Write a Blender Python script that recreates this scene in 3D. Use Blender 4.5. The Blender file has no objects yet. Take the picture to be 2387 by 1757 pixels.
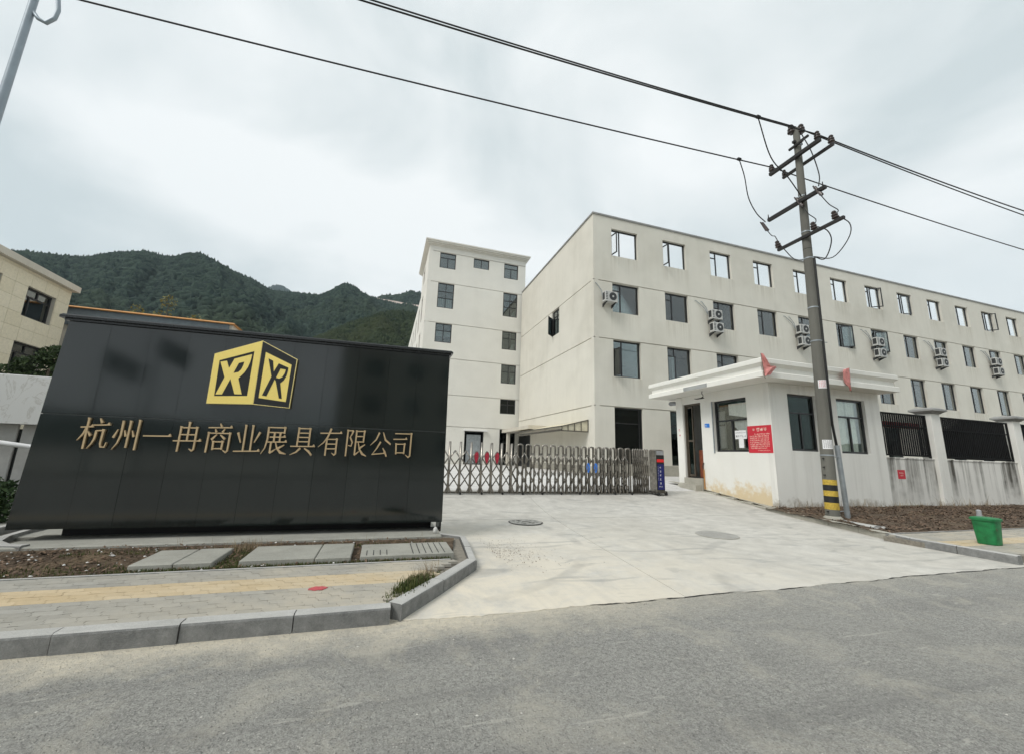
import bpy, bmesh, math, random
import numpy as np
from mathutils import Vector, Matrix, noise

random.seed(11)
R = math.radians
sc = bpy.context.scene
COL = sc.collection

# ---------------------------------------------------------------- camera, sky, sun, exposure
cd = bpy.data.cameras.new('camera')
cd.sensor_width = 36.0
cd.lens = 14.08
cd.clip_start = 0.05
cd.clip_end = 6000
cam = bpy.data.objects.new('camera', cd)
COL.objects.link(cam)
cam.matrix_world = Matrix.Translation((0, 0, 1.5)) @ Matrix.Rotation(R(-17.4512), 4, 'Z') @ Matrix.Rotation(R(90 + 11.0375), 4, 'X') @ Matrix.Rotation(R(1.7890), 4, 'Z')
sc.camera = cam

SUN_EL, SUN_AZ = 48.0, 246.0        # compass-like azimuth measured from +Y towards +X
world = bpy.data.worlds.new('World')
sc.world = world
world.use_nodes = True
wt = world.node_tree
wt.nodes.clear()


def wn(kind, **kw):
    n = wt.nodes.new(kind)
    for k, v in kw.items():
        setattr(n, k, v)
    return n


w_out = wn('ShaderNodeOutputWorld')
w_bg = wn('ShaderNodeBackground')
w_bg.inputs[1].default_value = 0.1
w_sky = wn('ShaderNodeTexSky', sky_type='NISHITA', sun_disc=False, sun_elevation=R(SUN_EL), sun_rotation=R(SUN_AZ))
w_tc = wn('ShaderNodeTexCoord')
w_map = wn('ShaderNodeMapping')
w_map.inputs['Scale'].default_value = (1.0, 1.0, 1.7)
w_map.inputs['Location'].default_value = (3.1, 0.4, 1.7)
w_n1 = wn('ShaderNodeTexNoise')
w_n1.inputs['Scale'].default_value = 1.7
w_n1.inputs['Detail'].default_value = 6
w_n1.inputs['Roughness'].default_value = 0.5
w_n1.inputs['Distortion'].default_value = 0.5
w_rmp = wn('ShaderNodeValToRGB')
cr = w_rmp.color_ramp
cr.elements[0].position = 0.37
cr.elements[0].color = (4.35, 4.8, 4.88, 1)
cr.elements[1].position = 0.60
cr.elements[1].color = (6.45, 6.62, 6.60, 1)
w_mix = wn('ShaderNodeMixRGB')
w_mix.inputs[0].default_value = 0.95
wt.links.new(w_tc.outputs['Generated'], w_map.inputs[0])
wt.links.new(w_map.outputs[0], w_n1.inputs['Vector'])
wt.links.new(w_n1.outputs[0], w_rmp.inputs[0])
wt.links.new(w_sky.outputs[0], w_mix.inputs[1])
wt.links.new(w_rmp.outputs[0], w_mix.inputs[2])
wt.links.new(w_mix.outputs[0], w_bg.inputs[0])
wt.links.new(w_bg.outputs[0], w_out.inputs[0])

sl = bpy.data.lights.new('sun', 'SUN')
sl.energy = 1.5
sl.angle = R(25)
sl.color = (1.0, 0.97, 0.92)
sun = bpy.data.objects.new('sun', sl)
COL.objects.link(sun)
sd = Vector((math.sin(R(SUN_AZ)) * math.cos(R(SUN_EL)), math.cos(R(SUN_AZ)) * math.cos(R(SUN_EL)), math.sin(R(SUN_EL))))
sun.rotation_euler = sd.to_track_quat('Z', 'Y').to_euler()

sc.view_settings.view_transform = 'Standard'
sc.view_settings.look = 'None'
sc.view_settings.gamma = 1
sc.view_settings.use_curve_mapping = False
sc.view_settings.exposure = 0.72
sc.cycles.use_denoising = True
sc.cycles.max_bounces = 6
sc.cycles.diffuse_bounces = 3
sc.cycles.glossy_bounces = 3
sc.cycles.transparent_max_bounces = 10
sc.cycles.caustics_reflective = False
sc.cycles.caustics_refractive = False


# ---------------------------------------------------------------- materials
class NT:
    def __init__(s, name):
        s.m = bpy.data.materials.new(name)
        s.m.use_nodes = True
        s.t = s.m.node_tree
        s.t.nodes.clear()
        s.out = s.n('ShaderNodeOutputMaterial')
        s.p = s.n('ShaderNodeBsdfPrincipled')
        s.l(s.p.outputs[0], s.out.inputs[0])
        s.tc = s.n('ShaderNodeTexCoord')
        s.geo = s.n('ShaderNodeNewGeometry')

    def n(s, k, **kw):
        x = s.t.nodes.new(k)
        for a, v in kw.items():
            setattr(x, a, v)
        return x

    def l(s, a, b):
        s.t.links.new(a, b)

    def pos(s, scale=(1, 1, 1)):
        mp = s.n('ShaderNodeMapping')
        mp.inputs['Scale'].default_value = scale
        s.l(s.geo.outputs['Position'], mp.inputs[0])
        return mp.outputs[0]

    def noise(s, scale, detail=4, rough=0.55, vec=None, dist=0.0):
        x = s.n('ShaderNodeTexNoise')
        x.inputs['Scale'].default_value = scale
        x.inputs['Detail'].default_value = detail
        x.inputs['Roughness'].default_value = rough
        x.inputs['Distortion'].default_value = dist
        s.l(vec if vec is not None else s.geo.outputs['Position'], x.inputs['Vector'])
        return x.outputs[0]

    def ramp(s, fac, stops):
        x = s.n('ShaderNodeValToRGB')
        e = x.color_ramp.elements
        while len(e) < len(stops):
            e.new(0.5)
        for i, (p, c) in enumerate(stops):
            e[i].position = p
            e[i].color = (c, c, c, 1) if isinstance(c, (int, float)) else (*c, 1)
        s.l(fac, x.inputs[0])
        return x.outputs[0]

    def math(s, op, a, b=None, clamp=False):
        x = s.n('ShaderNodeMath', operation=op, use_clamp=clamp)
        for i, v in enumerate((a, b)):
            if v is None:
                continue
            if isinstance(v, (int, float)):
                x.inputs[i].default_value = v
            else:
                s.l(v, x.inputs[i])
        return x.outputs[0]

    def mix(s, fac, a, b, mode='MIX'):
        x = s.n('ShaderNodeMixRGB', blend_type=mode)
        for i, v in enumerate((fac, a, b)):
            if isinstance(v, (int, float)):
                x.inputs[i].default_value = v if i == 0 else (v, v, v, 1)
            elif isinstance(v, tuple):
                x.inputs[i].default_value = (*v, 1)
            else:
                s.l(v, x.inputs[i])
        return x.outputs[0]

    def sep(s):
        x = s.n('ShaderNodeSeparateXYZ')
        s.l(s.geo.outputs['Position'], x.inputs[0])
        return x.outputs

    def rng(s, v, a, b, c=0.0, d=1.0):
        x = s.n('ShaderNodeMapRange')
        s.l(v, x.inputs[0])
        for i, k in enumerate((a, b, c, d)):
            x.inputs[i + 1].default_value = k
        return x.outputs[0]

    def bump(s, h, strength, dist=0.02):
        x = s.n('ShaderNodeBump')
        x.inputs['Strength'].default_value = strength
        x.inputs['Distance'].default_value = dist
        s.l(h, x.inputs['Height'])
        s.l(x.outputs[0], s.p.inputs['Normal'])

    def done(s, color, rough=0.7, metal=0.0, spec=None):
        if isinstance(color, tuple):
            s.p.inputs['Base Color'].default_value = (*color, 1)
        else:
            s.l(color, s.p.inputs['Base Color'])
        if isinstance(rough, (int, float)):
            s.p.inputs['Roughness'].default_value = rough
        else:
            s.l(rough, s.p.inputs['Roughness'])
        s.p.inputs['Metallic'].default_value = metal
        if spec is not None:
            s.p.inputs['Specular IOR Level'].default_value = spec
        return s.m


def simple(name, c, rough=0.6, metal=0.0, var=0.15, scale=6.0, bump=0.0, bscale=60.0, spec=None):
    t = NT(name)
    n = t.noise(scale, 5, 0.6)
    a = tuple(x * (1 - var) for x in c)
    b = tuple(min(1, x * (1 + var)) for x in c)
    col = t.ramp(n, [(0.3, a), (0.7, b)])
    if bump:
        t.bump(t.noise(bscale, 3, 0.6), bump, 0.01)
    return t.done(col, rough, metal, spec)


def plaster(name, c, stain, streak=0.5, grime=0.35, seed=0.0, rust=None, zr=(0.0, 1.2), sr=(0.5, 0.78), top=None, sills=False):
    """painted render with rain streaks and blotches"""
    t = NT(name)
    vec = t.n('ShaderNodeMapping')
    vec.inputs['Location'].default_value = (seed, seed * 0.7, 0)
    vec.inputs['Scale'].default_value = (1, 1, 1)
    t.l(t.geo.outputs['Position'], vec.inputs[0])
    big = t.noise(0.35, 5, 0.6, vec.outputs[0])
    sv = t.n('ShaderNodeMapping')
    sv.inputs['Scale'].default_value = (2.6, 2.6, 0.16)
    t.l(vec.outputs[0], sv.inputs[0])
    st = t.noise(1.0, 6, 0.62, sv.outputs[0])
    base = t.ramp(t.noise(0.8, 6, 0.6, vec.outputs[0]), [(0.3, tuple(x * 0.93 for x in c)), (0.7, c)])
    f1 = t.math('MULTIPLY', t.ramp(st, [(sr[0], 0.0), (sr[1], 1.0)]), streak)
    if top:
        run = t.math('ADD', t.rng(t.sep()[2], 0.1, top, 0.0, 1.0), t.math('MULTIPLY', t.math('SUBTRACT', t.noise(2.2, 5, 0.6), 0.5), 1.3))
        f1 = t.math('MULTIPLY', f1, t.ramp(run, [(0.05, 0.15), (0.7, 1.0)]))
    col = t.mix(f1, base, stain)
    f2 = t.math('MULTIPLY', t.ramp(big, [(0.48, 0.0), (0.75, 1.0)]), grime)
    col = t.mix(f2, col, stain)
    if sills:
        # rain-washed dirt that hangs below each window sill of the long front
        x, y, z = t.sep()
        u = t.math('FRACT', t.math('DIVIDE', t.math('SUBTRACT', x, 11.15), 3.432))
        inside = t.math('MULTIPLY', t.rng(u, 0.56, 0.50), t.math('LESS_THAN', y, 18.1))
        below = None
        for zs in (12.55, 9.25, 5.71):
            q = t.math('MULTIPLY', t.rng(z, zs - 1.25, zs, 0.0, 1.0), t.math('LESS_THAN', z, zs))
            below = q if below is None else t.math('MAXIMUM', below, q)
        run = t.noise(1.0, 5, 0.65, t.pos((5.5, 5.5, 0.22)))
        f4 = t.math('MULTIPLY', t.math('MULTIPLY', inside, below), t.ramp(run, [(0.42, 0.0), (0.68, 0.48)]))
        col = t.mix(f4, col, (0.36, 0.315, 0.235))
    if rust:
        z = t.sep()[2]
        low = t.rng(z, zr[1], zr[0])
        rn = t.noise(3.2, 7, 0.7)
        f3 = t.math('MULTIPLY', t.ramp(t.math('ADD', t.math('MULTIPLY', low, 0.42), t.math('MULTIPLY', rn, 0.8)), [(0.62, 0.0), (0.8, 1.0)]), 0.75)
        col = t.mix(f3, col, rust)
    fine = t.noise(45, 4, 0.7)
    col = t.mix(0.10, col, t.ramp(fine, [(0.3, 0.55), (0.7, 1.0)]), 'MULTIPLY')
    t.bump(fine, 0.25, 0.006)
    return t.done(col, 0.85, 0, 0.25)


def glass(name, tint, refl=1.0, rough=0.02):
    m = bpy.data.materials.new(name)
    m.use_nodes = True
    t = m.node_tree
    t.nodes.clear()
    o = t.nodes.new('ShaderNodeOutputMaterial')
    mx = t.nodes.new('ShaderNodeMixShader')
    tr = t.nodes.new('ShaderNodeBsdfTransparent')
    gl = t.nodes.new('ShaderNodeBsdfGlossy')
    fr = t.nodes.new('ShaderNodeFresnel')
    fr.inputs[0].default_value = 1.55
    mu = t.nodes.new('ShaderNodeMath')
    mu.operation = 'MULTIPLY'
    mu.use_clamp = True
    mu.inputs[1].default_value = refl
    tr.inputs[0].default_value = (*tint, 1)
    gl.inputs['Roughness'].default_value = rough
    gl.inputs['Color'].default_value = (0.88, 0.93, 0.92, 1)
    t.links.new(fr.outputs[0], mu.inputs[0])
    t.links.new(mu.outputs[0], mx.inputs[0])
    t.links.new(tr.outputs[0], mx.inputs[1])
    t.links.new(gl.outputs[0], mx.inputs[2])
    t.links.new(mx.outputs[0], o.inputs[0])
    return m


def mat_granite():
    t = NT('black_granite')
    n = t.noise(180, 3, 0.7)
    v = t.noise(1.2, 5, 0.6)
    sv = t.pos((2.2, 2.2, 0.12))
    st = t.noise(1.0, 5, 0.6, sv)
    col = t.ramp(n, [(0.35, (0.006, 0.009, 0.009)), (0.75, (0.022, 0.028, 0.027))])
    col = t.mix(t.math('MULTIPLY', t.ramp(st, [(0.52, 0.0), (0.8, 1.0)]), 0.3), col, (0.034, 0.042, 0.038))
    rg = t.rng(v, 0.3, 0.75, 0.065, 0.12)
    oi = t.n('ShaderNodeObjectInfo')
    col = t.mix(0.35, col, t.ramp(oi.outputs['Random'], [(0, (0.003, 0.006, 0.006)), (1, (0.014, 0.019, 0.018))]))
    wv = t.noise(1.4, 2, 0.5)
    t.bump(wv, 0.02, 0.02)
    return t.done(col, rg, 0, 0.75)


def mat_asphalt():
    t = NT('worn_asphalt')
    x, y, z = t.sep()
    f1 = t.noise(80, 4, 0.8)
    f2 = t.noise(26, 5, 0.78)
    vo = t.n('ShaderNodeTexVoronoi')
    vo.inputs['Scale'].default_value = 42
    t.l(t.geo.outputs['Position'], vo.inputs['Vector'])
    agg = t.ramp(vo.outputs['Distance'], [(0.04, 1.0), (0.32, 0.0)])
    pick = t.ramp(t.noise(19, 3, 0.7), [(0.48, 0.0), (0.62, 1.0)])
    big = t.noise(0.5, 6, 0.62)
    med = t.noise(2.4, 7, 0.68)
    col = t.ramp(f2, [(0.39, (0.185, 0.181, 0.167)), (0.61, (0.50, 0.49, 0.45))])
    col = t.mix(0.5, col, t.ramp(f1, [(0.38, (0.10, 0.098, 0.092)), (0.62, (0.56, 0.55, 0.51))]))
    col = t.mix(t.math('MULTIPLY', t.math('MULTIPLY', agg, pick), 0.85), col, (0.70, 0.685, 0.635))
    col = t.mix(t.math('MULTIPLY', t.ramp(big, [(0.34, 0.0), (0.68, 1.0)]), 0.35), col, (0.37, 0.36, 0.325))
    col = t.mix(t.math('MULTIPLY', t.ramp(med, [(0.48, 0.0), (0.74, 1.0)]), 0.32), col, (0.18, 0.178, 0.166))
    # long faint wheel paths
    wp = t.noise(0.9, 4, 0.6, t.pos((0.16, 1.5, 1)), 0.4)
    col = t.mix(t.math('MULTIPLY', t.ramp(wp, [(0.50, 0.0), (0.64, 1.0)]), 0.42), col, (0.19, 0.188, 0.18))
    # straw coloured silt washed along the kerb and over the apron joint
    jag = t.math('ADD', y, t.math('MULTIPLY', t.math('SUBTRACT', t.noise(2.2, 8, 0.72), 0.5), 1.15))
    d = t.rng(jag, 3.50, 3.98)
    d = t.math('MULTIPLY', d, t.rng(x, 4.5, 0.8, 0.12, 1.0))
    d = t.math('MULTIPLY', d, t.ramp(t.noise(14, 6, 0.75), [(0.30, 0.45), (0.60, 1.0)]))
    col = t.mix(d, col, (0.70, 0.635, 0.51))
    loose = t.math('MULTIPLY', t.ramp(t.noise(1.3, 8, 0.75, None, 0.6), [(0.50, 0.0), (0.68, 1.0)]), t.rng(y, 0.5, 3.8, 0.25, 0.75))
    col = t.mix(loose, col, (0.54, 0.505, 0.425))
    # scattered pale scuffs and scratches
    scf = t.noise(1.7, 3, 0.6, t.pos((1.0, 6.5, 1)), 0.9)
    col = t.mix(t.math('MULTIPLY', t.ramp(scf, [(0.655, 0.0), (0.70, 1.0)]), 0.4), col, (0.62, 0.595, 0.53))
    t.bump(t.math('ADD', t.math('ADD', f1, f2), t.math('MULTIPLY', agg, 0.8)), 1.0, 0.014)
    return t.done(col, 0.9, 0, 0.22)


def mat_concrete(name, a, b, dust=None, speck=0.15, marks=True):
    t = NT(name)
    big = t.noise(0.45, 6, 0.6)
    med = t.noise(3.0, 7, 0.68, None, 0.4)
    fine = t.noise(60, 4, 0.7)
    col = t.ramp(big, [(0.3, a), (0.7, b)])
    col = t.mix(0.75, col, t.ramp(med, [(0.28, 0.66), (0.66, 1.0)]), 'MULTIPLY')
    col = t.mix(speck, col, t.ramp(fine, [(0.35, 0.4), (0.65, 1.0)]), 'MULTIPLY')
    if dust:
        x, y, z = t.sep()
        near = t.rng(y, 10.5, 4.6)
        leftish = t.rng(x, 6.5, 1.2, 0.12, 1.0)
        dn = t.ramp(t.noise(1.1, 7, 0.72, None, 0.5), [(0.33, 0.0), (0.56, 1.0)])
        col = t.mix(t.math('MULTIPLY', t.math('MULTIPLY', near, leftish), dn), col, dust)
        if marks:
            wv = t.pos((0.55, 1.6, 1))
            mk = t.noise(1.3, 3, 0.5, wv, 1.6)
            col = t.mix(t.math('MULTIPLY', t.ramp(mk, [(0.575, 0.0), (0.68, 1.0)]), 0.42), col, (0.25, 0.25, 0.24))
            for cx_, cy_, rad_, w_, k_ in ((0.2, 7.6, 3.35, 0.11, 0.32), (1.2, 6.4, 3.75, 0.13, 0.22), (8.2, 2.6, 4.3, 0.12, 0.26), (9.8, 9.5, 5.2, 0.13, 0.2)):
                dx_, dy_ = t.math('SUBTRACT', x, cx_), t.math('SUBTRACT', y, cy_)
                rr_ = t.math('SQRT', t.math('ADD', t.math('MULTIPLY', dx_, dx_), t.math('MULTIPLY', dy_, dy_)))
                ring = t.rng(t.math('ABSOLUTE', t.math('SUBTRACT', rr_, rad_)), w_, w_ * 0.45)
                brk = t.ramp(t.noise(0.9, 4, 0.6, t.pos((1, 1, 1.0 + rad_))), [(0.46, 0.0), (0.6, 1.0)])
                col = t.mix(t.math('MULTIPLY', t.math('MULTIPLY', ring, brk), k_), col, (0.25, 0.245, 0.23))
            fv = t.pos((3.2, 0.22, 1))
            bl = t.noise(1.6, 4, 0.6, fv)
            col = t.mix(t.math('MULTIPLY', t.ramp(bl, [(0.55, 0.0), (0.75, 1.0)]), 0.22), col, (0.36, 0.35, 0.33))
    t.bump(fine, 0.3, 0.006)
    return t.done(col, 0.88, 0, 0.25)


def mat_island(name, a, b, rough=0.8, extra=None):
    """colour drawn per mesh island or per object: leaves, pavers, stones"""
    t = NT(name)
    oi = t.n('ShaderNodeObjectInfo')
    r = t.math('FRACT', t.math('ADD', t.geo.outputs['Random Per Island'], oi.outputs['Random']))
    col = t.ramp(r, [(0.0, a), (1.0, b)])
    n = t.noise(14, 5, 0.65)
    col = t.mix(0.4, col, t.ramp(n, [(0.3, 0.6), (0.7, 1.0)]), 'MULTIPLY')
    if extra:
        x, y, z = t.sep()
        dn = t.ramp(t.noise(1.5, 7, 0.7), [(0.34, 0.0), (0.64, 1.0)])
        col = t.mix(t.math('MULTIPLY', dn, t.rng(x, -2.6, 0.4, 0.2, 0.95)), col, extra)
    fine = t.noise(110, 3, 0.7)
    col = t.mix(0.2, col, t.ramp(fine, [(0.3, 0.5), (0.7, 1.0)]), 'MULTIPLY')
    t.bump(fine, 0.25, 0.005)
    return t.done(col, rough, 0, 0.25)


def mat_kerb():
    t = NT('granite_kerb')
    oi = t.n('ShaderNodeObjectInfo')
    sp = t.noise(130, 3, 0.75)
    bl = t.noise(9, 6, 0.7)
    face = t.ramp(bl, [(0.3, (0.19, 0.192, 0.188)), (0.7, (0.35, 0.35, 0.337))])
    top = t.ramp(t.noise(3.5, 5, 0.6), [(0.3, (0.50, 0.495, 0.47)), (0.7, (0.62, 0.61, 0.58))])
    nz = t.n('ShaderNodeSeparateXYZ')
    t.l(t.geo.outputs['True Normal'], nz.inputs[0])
    col = t.mix(t.rng(nz.outputs[2], 0.55, 0.9), face, top)  # upward faces paler, upright faces darker: light and shade put into the colour
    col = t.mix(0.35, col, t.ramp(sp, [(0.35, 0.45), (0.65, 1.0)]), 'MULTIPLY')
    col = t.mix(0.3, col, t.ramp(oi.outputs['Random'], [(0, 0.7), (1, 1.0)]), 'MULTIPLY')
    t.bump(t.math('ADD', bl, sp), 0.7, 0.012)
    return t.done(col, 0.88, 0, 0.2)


def mat_leaf(name, a, b):
    t = NT(name)
    col = t.ramp(t.geo.outputs['Random Per Island'], [(0.0, a), (1.0, b)])
    t.p.inputs['Subsurface Weight'].default_value = 0.0
    return t.done(col, 0.65, 0, 0.3)


def mat_forest(name, a, b, yel):
    t = NT(name)
    r = t.geo.outputs['Random Per Island']
    patch = t.noise(0.012, 4, 0.6)
    col = t.ramp(r, [(0.0, a), (1.0, b)])
    col = t.mix(t.math('MULTIPLY', t.ramp(patch, [(0.5, 0.0), (0.68, 1.0)]), 0.6), col, yel)
    fine = t.noise(0.9, 4, 0.7)
    col = t.mix(0.6, col, t.ramp(fine, [(0.35, 0.35), (0.65, 1.0)]), 'MULTIPLY')
    t.bump(fine, 0.8, 0.8)
    return t.done(col, 0.9, 0, 0.1)


M = {}
M['cream'] = plaster('cream_render', (0.72, 0.694, 0.615), (0.42, 0.395, 0.325), 0.16, 0.34, sills=True)
M['cream_tower'] = plaster('cream_render_tower', (0.78, 0.765, 0.705), (0.55, 0.53, 0.46), 0.08, 0.15, 7.0)
M['white_paint'] = plaster('white_wall_paint', (0.87, 0.86, 0.81), (0.42, 0.40, 0.36), 0.42, 0.20, 3.0, (0.30, 0.26, 0.20), (0.0, 0.75))
M['white_gate_side'] = plaster('white_wall_paint_rusty', (0.85, 0.84, 0.79), (0.58, 0.54, 0.44), 0.15, 0.15, 3.0, (0.66, 0.50, 0.26), (0.35, 1.35))
M['white_trim'] = plaster('white_cornice_paint', (0.84, 0.83, 0.775), (0.46, 0.43, 0.36), 0.25, 0.22, 5.0)
M['stained_wall'] = plaster('stained_white_wall', (0.80, 0.785, 0.74), (0.10, 0.093, 0.078), 1.0, 0.30, 9.0, (0.15, 0.12, 0.085), (-0.05, 0.5), (0.455, 0.64), 1.95)
M['grey_trim'] = simple('grey_coping_paint', (0.27, 0.27, 0.26), 0.7, 0, 0.2, 2.0, 0.15)
M['seam'] = simple('dark_joint', (0.05, 0.05, 0.048), 0.9)
M['frame_black'] = simple('black_aluminium_frame', (0.018, 0.019, 0.02), 0.38, 0, 0.2, 8, 0, 60, 0.5)
M['frame_brown'] = simple('brown_door_frame', (0.075, 0.06, 0.042), 0.5, 0, 0.25, 8)
M['glass'] = glass('window_glass', (0.70, 0.76, 0.76), 2.6)
M['glass_curtain'] = glass('curtained_glass', (0.98, 0.99, 0.98), 0.38)
M['glass_dark'] = glass('green_tinted_glass', (0.22, 0.28, 0.26), 0.6)
M['glass_clear'] = glass('clear_glass', (1.0, 1.0, 1.0), 0.12)
M['interior'] = simple('dim_interior', (0.36, 0.37, 0.36), 0.9, 0, 0.2, 1.0)
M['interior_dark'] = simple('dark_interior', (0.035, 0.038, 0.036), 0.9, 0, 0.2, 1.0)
M['curtain'] = simple('pale_curtain', (0.88, 0.89, 0.87), 0.85, 0, 0.12, 9)
M['curtain_green'] = simple('pale_green_curtain', (0.76, 0.82, 0.73), 0.85, 0, 0.08, 6)
M['blind'] = simple('grey_blind', (0.60, 0.62, 0.62), 0.8)
M['granite'] = mat_granite()
M['granite_cap'] = simple('black_granite_cap', (0.014, 0.015, 0.015), 0.22, 0, 0.3, 40, 0, 60, 0.5)
M['gold'] = simple('brushed_gold', (1.0, 0.77, 0.22), 0.34, 0.2, 0.03, 30)
M['gold_edge'] = simple('polished_gold_edge', (0.90, 0.72, 0.32), 0.22, 0.8, 0.05, 20)
M['logo_black'] = simple('logo_black', (0.012, 0.012, 0.012), 0.35)
M['bronze'] = simple('bronze_letter', (0.60, 0.445, 0.26), 0.36, 0.45, 0.12, 12)
M['asphalt'] = mat_asphalt()
M['drive'] = mat_concrete('driveway_concrete', (0.535, 0.515, 0.465), (0.655, 0.635, 0.585), (0.68, 0.62, 0.51))
M['yard'] = mat_concrete('yard_concrete', (0.68, 0.67, 0.65), (0.76, 0.75, 0.73), None)
M['slab'] = mat_concrete('weathered_slab', (0.34, 0.34, 0.30), (0.46, 0.45, 0.40), None, 0.3)
M['plinth'] = mat_concrete('plinth_render', (0.42, 0.40, 0.34), (0.52, 0.50, 0.43), None, 0.3)
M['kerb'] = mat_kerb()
M['paver_grey'] = mat_island('grey_paver', (0.33, 0.32, 0.287), (0.40, 0.387, 0.35), 0.85, (0.50, 0.45, 0.36))
M['paver_yellow'] = mat_island('yellow_paver', (0.55, 0.43, 0.265), (0.63, 0.505, 0.33), 0.85, (0.56, 0.49, 0.37))
M['joint_sand'] = simple('joint_sand', (0.22, 0.20, 0.165), 0.95, 0, 0.3, 20)
M['red_paint'] = simple('red_spray_paint', (0.46, 0.085, 0.095), 0.8, 0, 0.25, 40)
M['pale_stone'] = simple('pale_grey_stone', (0.50, 0.49, 0.465), 0.7, 0, 0.15, 4)
M['soil'] = None
M['steel'] = simple('stainless_steel', (0.28, 0.26, 0.23), 0.28, 0.85, 0.4, 9)
M['steel_dark'] = simple('tarnished_steel', (0.11, 0.10, 0.085), 0.4, 0.7, 0.3, 9)
M['rubber'] = simple('black_rubber', (0.015, 0.015, 0.015), 0.8)
M['galv'] = simple('galvanised_steel', (0.33, 0.36, 0.38), 0.5, 0.5, 0.2, 5)
M['lamp_paint'] = simple('blue_grey_pole_paint', (0.30, 0.35, 0.39), 0.45, 0.3, 0.12, 3)
M['iron'] = simple('dark_line_hardware', (0.028, 0.026, 0.025), 0.6, 0.4, 0.3, 10)
M['ceramic'] = simple('brown_insulator', (0.055, 0.04, 0.036), 0.25)
M['cable'] = simple('black_cable', (0.012, 0.012, 0.012), 0.6)
M['yellow'] = simple('yellow_warning_band', (0.50, 0.345, 0.05), 0.6, 0, 0.3, 25)
M['black'] = simple('black_paint_and_shade', (0.012, 0.012, 0.012), 0.6)
M['paper'] = simple('white_paper', (0.78, 0.78, 0.78), 0.8, 0, 0.06)
M['ink'] = simple('black_ink', (0.04, 0.04, 0.05), 0.8)
M['red_ink'] = simple('red_ink', (0.60, 0.06, 0.10), 0.8)
M['red_poster'] = simple('red_poster', (0.60, 0.025, 0.045), 0.55, 0, 0.08, 3)
M['cream_ink'] = simple('cream_ink', (0.85, 0.74, 0.62), 0.7)
M['flag'] = simple('faded_red_cloth', (0.66, 0.27, 0.25), 0.85, 0, 0.2, 14)
M['green_bin'] = simple('green_plastic', (0.010, 0.175, 0.052), 0.5, 0, 0.35, 9)
M['brown_ink'] = simple('brown_mark', (0.07, 0.10, 0.05), 0.8)
M['fence_black'] = simple('black_fence_steel', (0.008, 0.008, 0.008), 0.75, 0, 0.15, 6, 0, 60, 0.12)
M['net'] = simple('black_shade_net', (0.012, 0.0125, 0.0125), 0.95, 0, 0.15, 6, 0, 60, 0.1)
M['ac_white'] = simple('ac_casing', (0.47, 0.47, 0.45), 0.55, 0, 0.1, 5)
M['ac_dark'] = simple('ac_grille', (0.03, 0.032, 0.033), 0.6)
M['blue_plate'] = simple('blue_enamel', (0.03, 0.22, 0.72), 0.35)
M['navy'] = simple('navy_panel', (0.012, 0.016, 0.13), 0.3)
M['red_lens'] = simple('red_lens', (0.75, 0.03, 0.03), 0.25)
M['red_plate'] = simple('red_gate_plate', (0.42, 0.025, 0.05), 0.35, 0, 0.4, 30)
M['bluepl'] = simple('blue_gate_plate', (0.05, 0.20, 0.66), 0.35, 0, 0.2, 14)
M['grey_plastic'] = simple('grey_plastic', (0.35, 0.36, 0.37), 0.5)
M['marble'] = None
M['stone_tile'] = mat_island('beige_stone_tile', (0.80, 0.72, 0.54), (0.86, 0.78, 0.61), 0.75)
M['orange'] = simple('orange_coping_tile', (0.50, 0.24, 0.07), 0.6, 0, 0.2, 3)
M['slate_wall'] = simple('slate_blue_fascia', (0.10, 0.125, 0.14), 0.7)
M['pale_wall'] = plaster('pale_render', (0.62, 0.58, 0.50), (0.4, 0.37, 0.3), 0.3, 0.2, 12.0)
M['wood_red'] = simple('red_brown_wood', (0.22, 0.062, 0.03), 0.55, 0, 0.35, 10)
M['awning'] = simple('cream_awning_sheet', (0.66, 0.61, 0.46), 0.6)
M['bark'] = simple('bark', (0.10, 0.08, 0.055), 0.9, 0, 0.3, 20, 0.3)
M['leaf_pine'] = mat_leaf('dark_needles', (0.022, 0.042, 0.014), (0.060, 0.095, 0.030))
M['leaf_young'] = mat_leaf('olive_young_leaves', (0.12, 0.12, 0.03), (0.24, 0.22, 0.07))
M['leaf_shrub'] = mat_leaf('shrub_leaves', (0.02, 0.045, 0.016), (0.06, 0.10, 0.035))
M['weed'] = mat_leaf('weed_blades', (0.035, 0.06, 0.012), (0.12, 0.125, 0.04))
M['dry'] = mat_leaf('dry_stalks', (0.20, 0.15, 0.09), (0.34, 0.26, 0.16))
M['litter'] = mat_leaf('brown_leaf_litter', (0.065, 0.042, 0.028), (0.21, 0.14, 0.092))
M['forest'] = mat_forest('hill_forest', (0.010, 0.024, 0.019), (0.044, 0.070, 0.050), (0.050, 0.068, 0.034))
M['forest_near'] = mat_forest('near_hill_forest', (0.016, 0.027, 0.013), (0.042, 0.058, 0.027), (0.058, 0.064, 0.026))
M['hill_ground'] = simple('hill_ground', (0.035, 0.045, 0.028), 0.95, 0, 0.3, 0.1)
M['bare'] = simple('bare_earth_slope', (0.40, 0.33, 0.29), 0.95, 0, 0.15, 0.15)
M['land'] = simple('far_ground', (0.22, 0.21, 0.18), 0.95, 0, 0.3, 0.2)
M['pebble'] = mat_leaf('pale_pebbles', (0.35, 0.34, 0.32), (0.80, 0.79, 0.76))
M['sealant'] = simple('grey_sealant', (0.055, 0.06, 0.058), 0.6)
M['grit'] = mat_leaf('road_grit', (0.16, 0.155, 0.145), (0.60, 0.58, 0.53))
M['street_lamp_grey'] = simple('floodlight_grey', (0.30, 0.31, 0.33), 0.4, 0.4)
M['manhole'] = mat_concrete('manhole_cement', (0.40, 0.39, 0.36), (0.50, 0.49, 0.45), None, 0.5)


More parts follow.
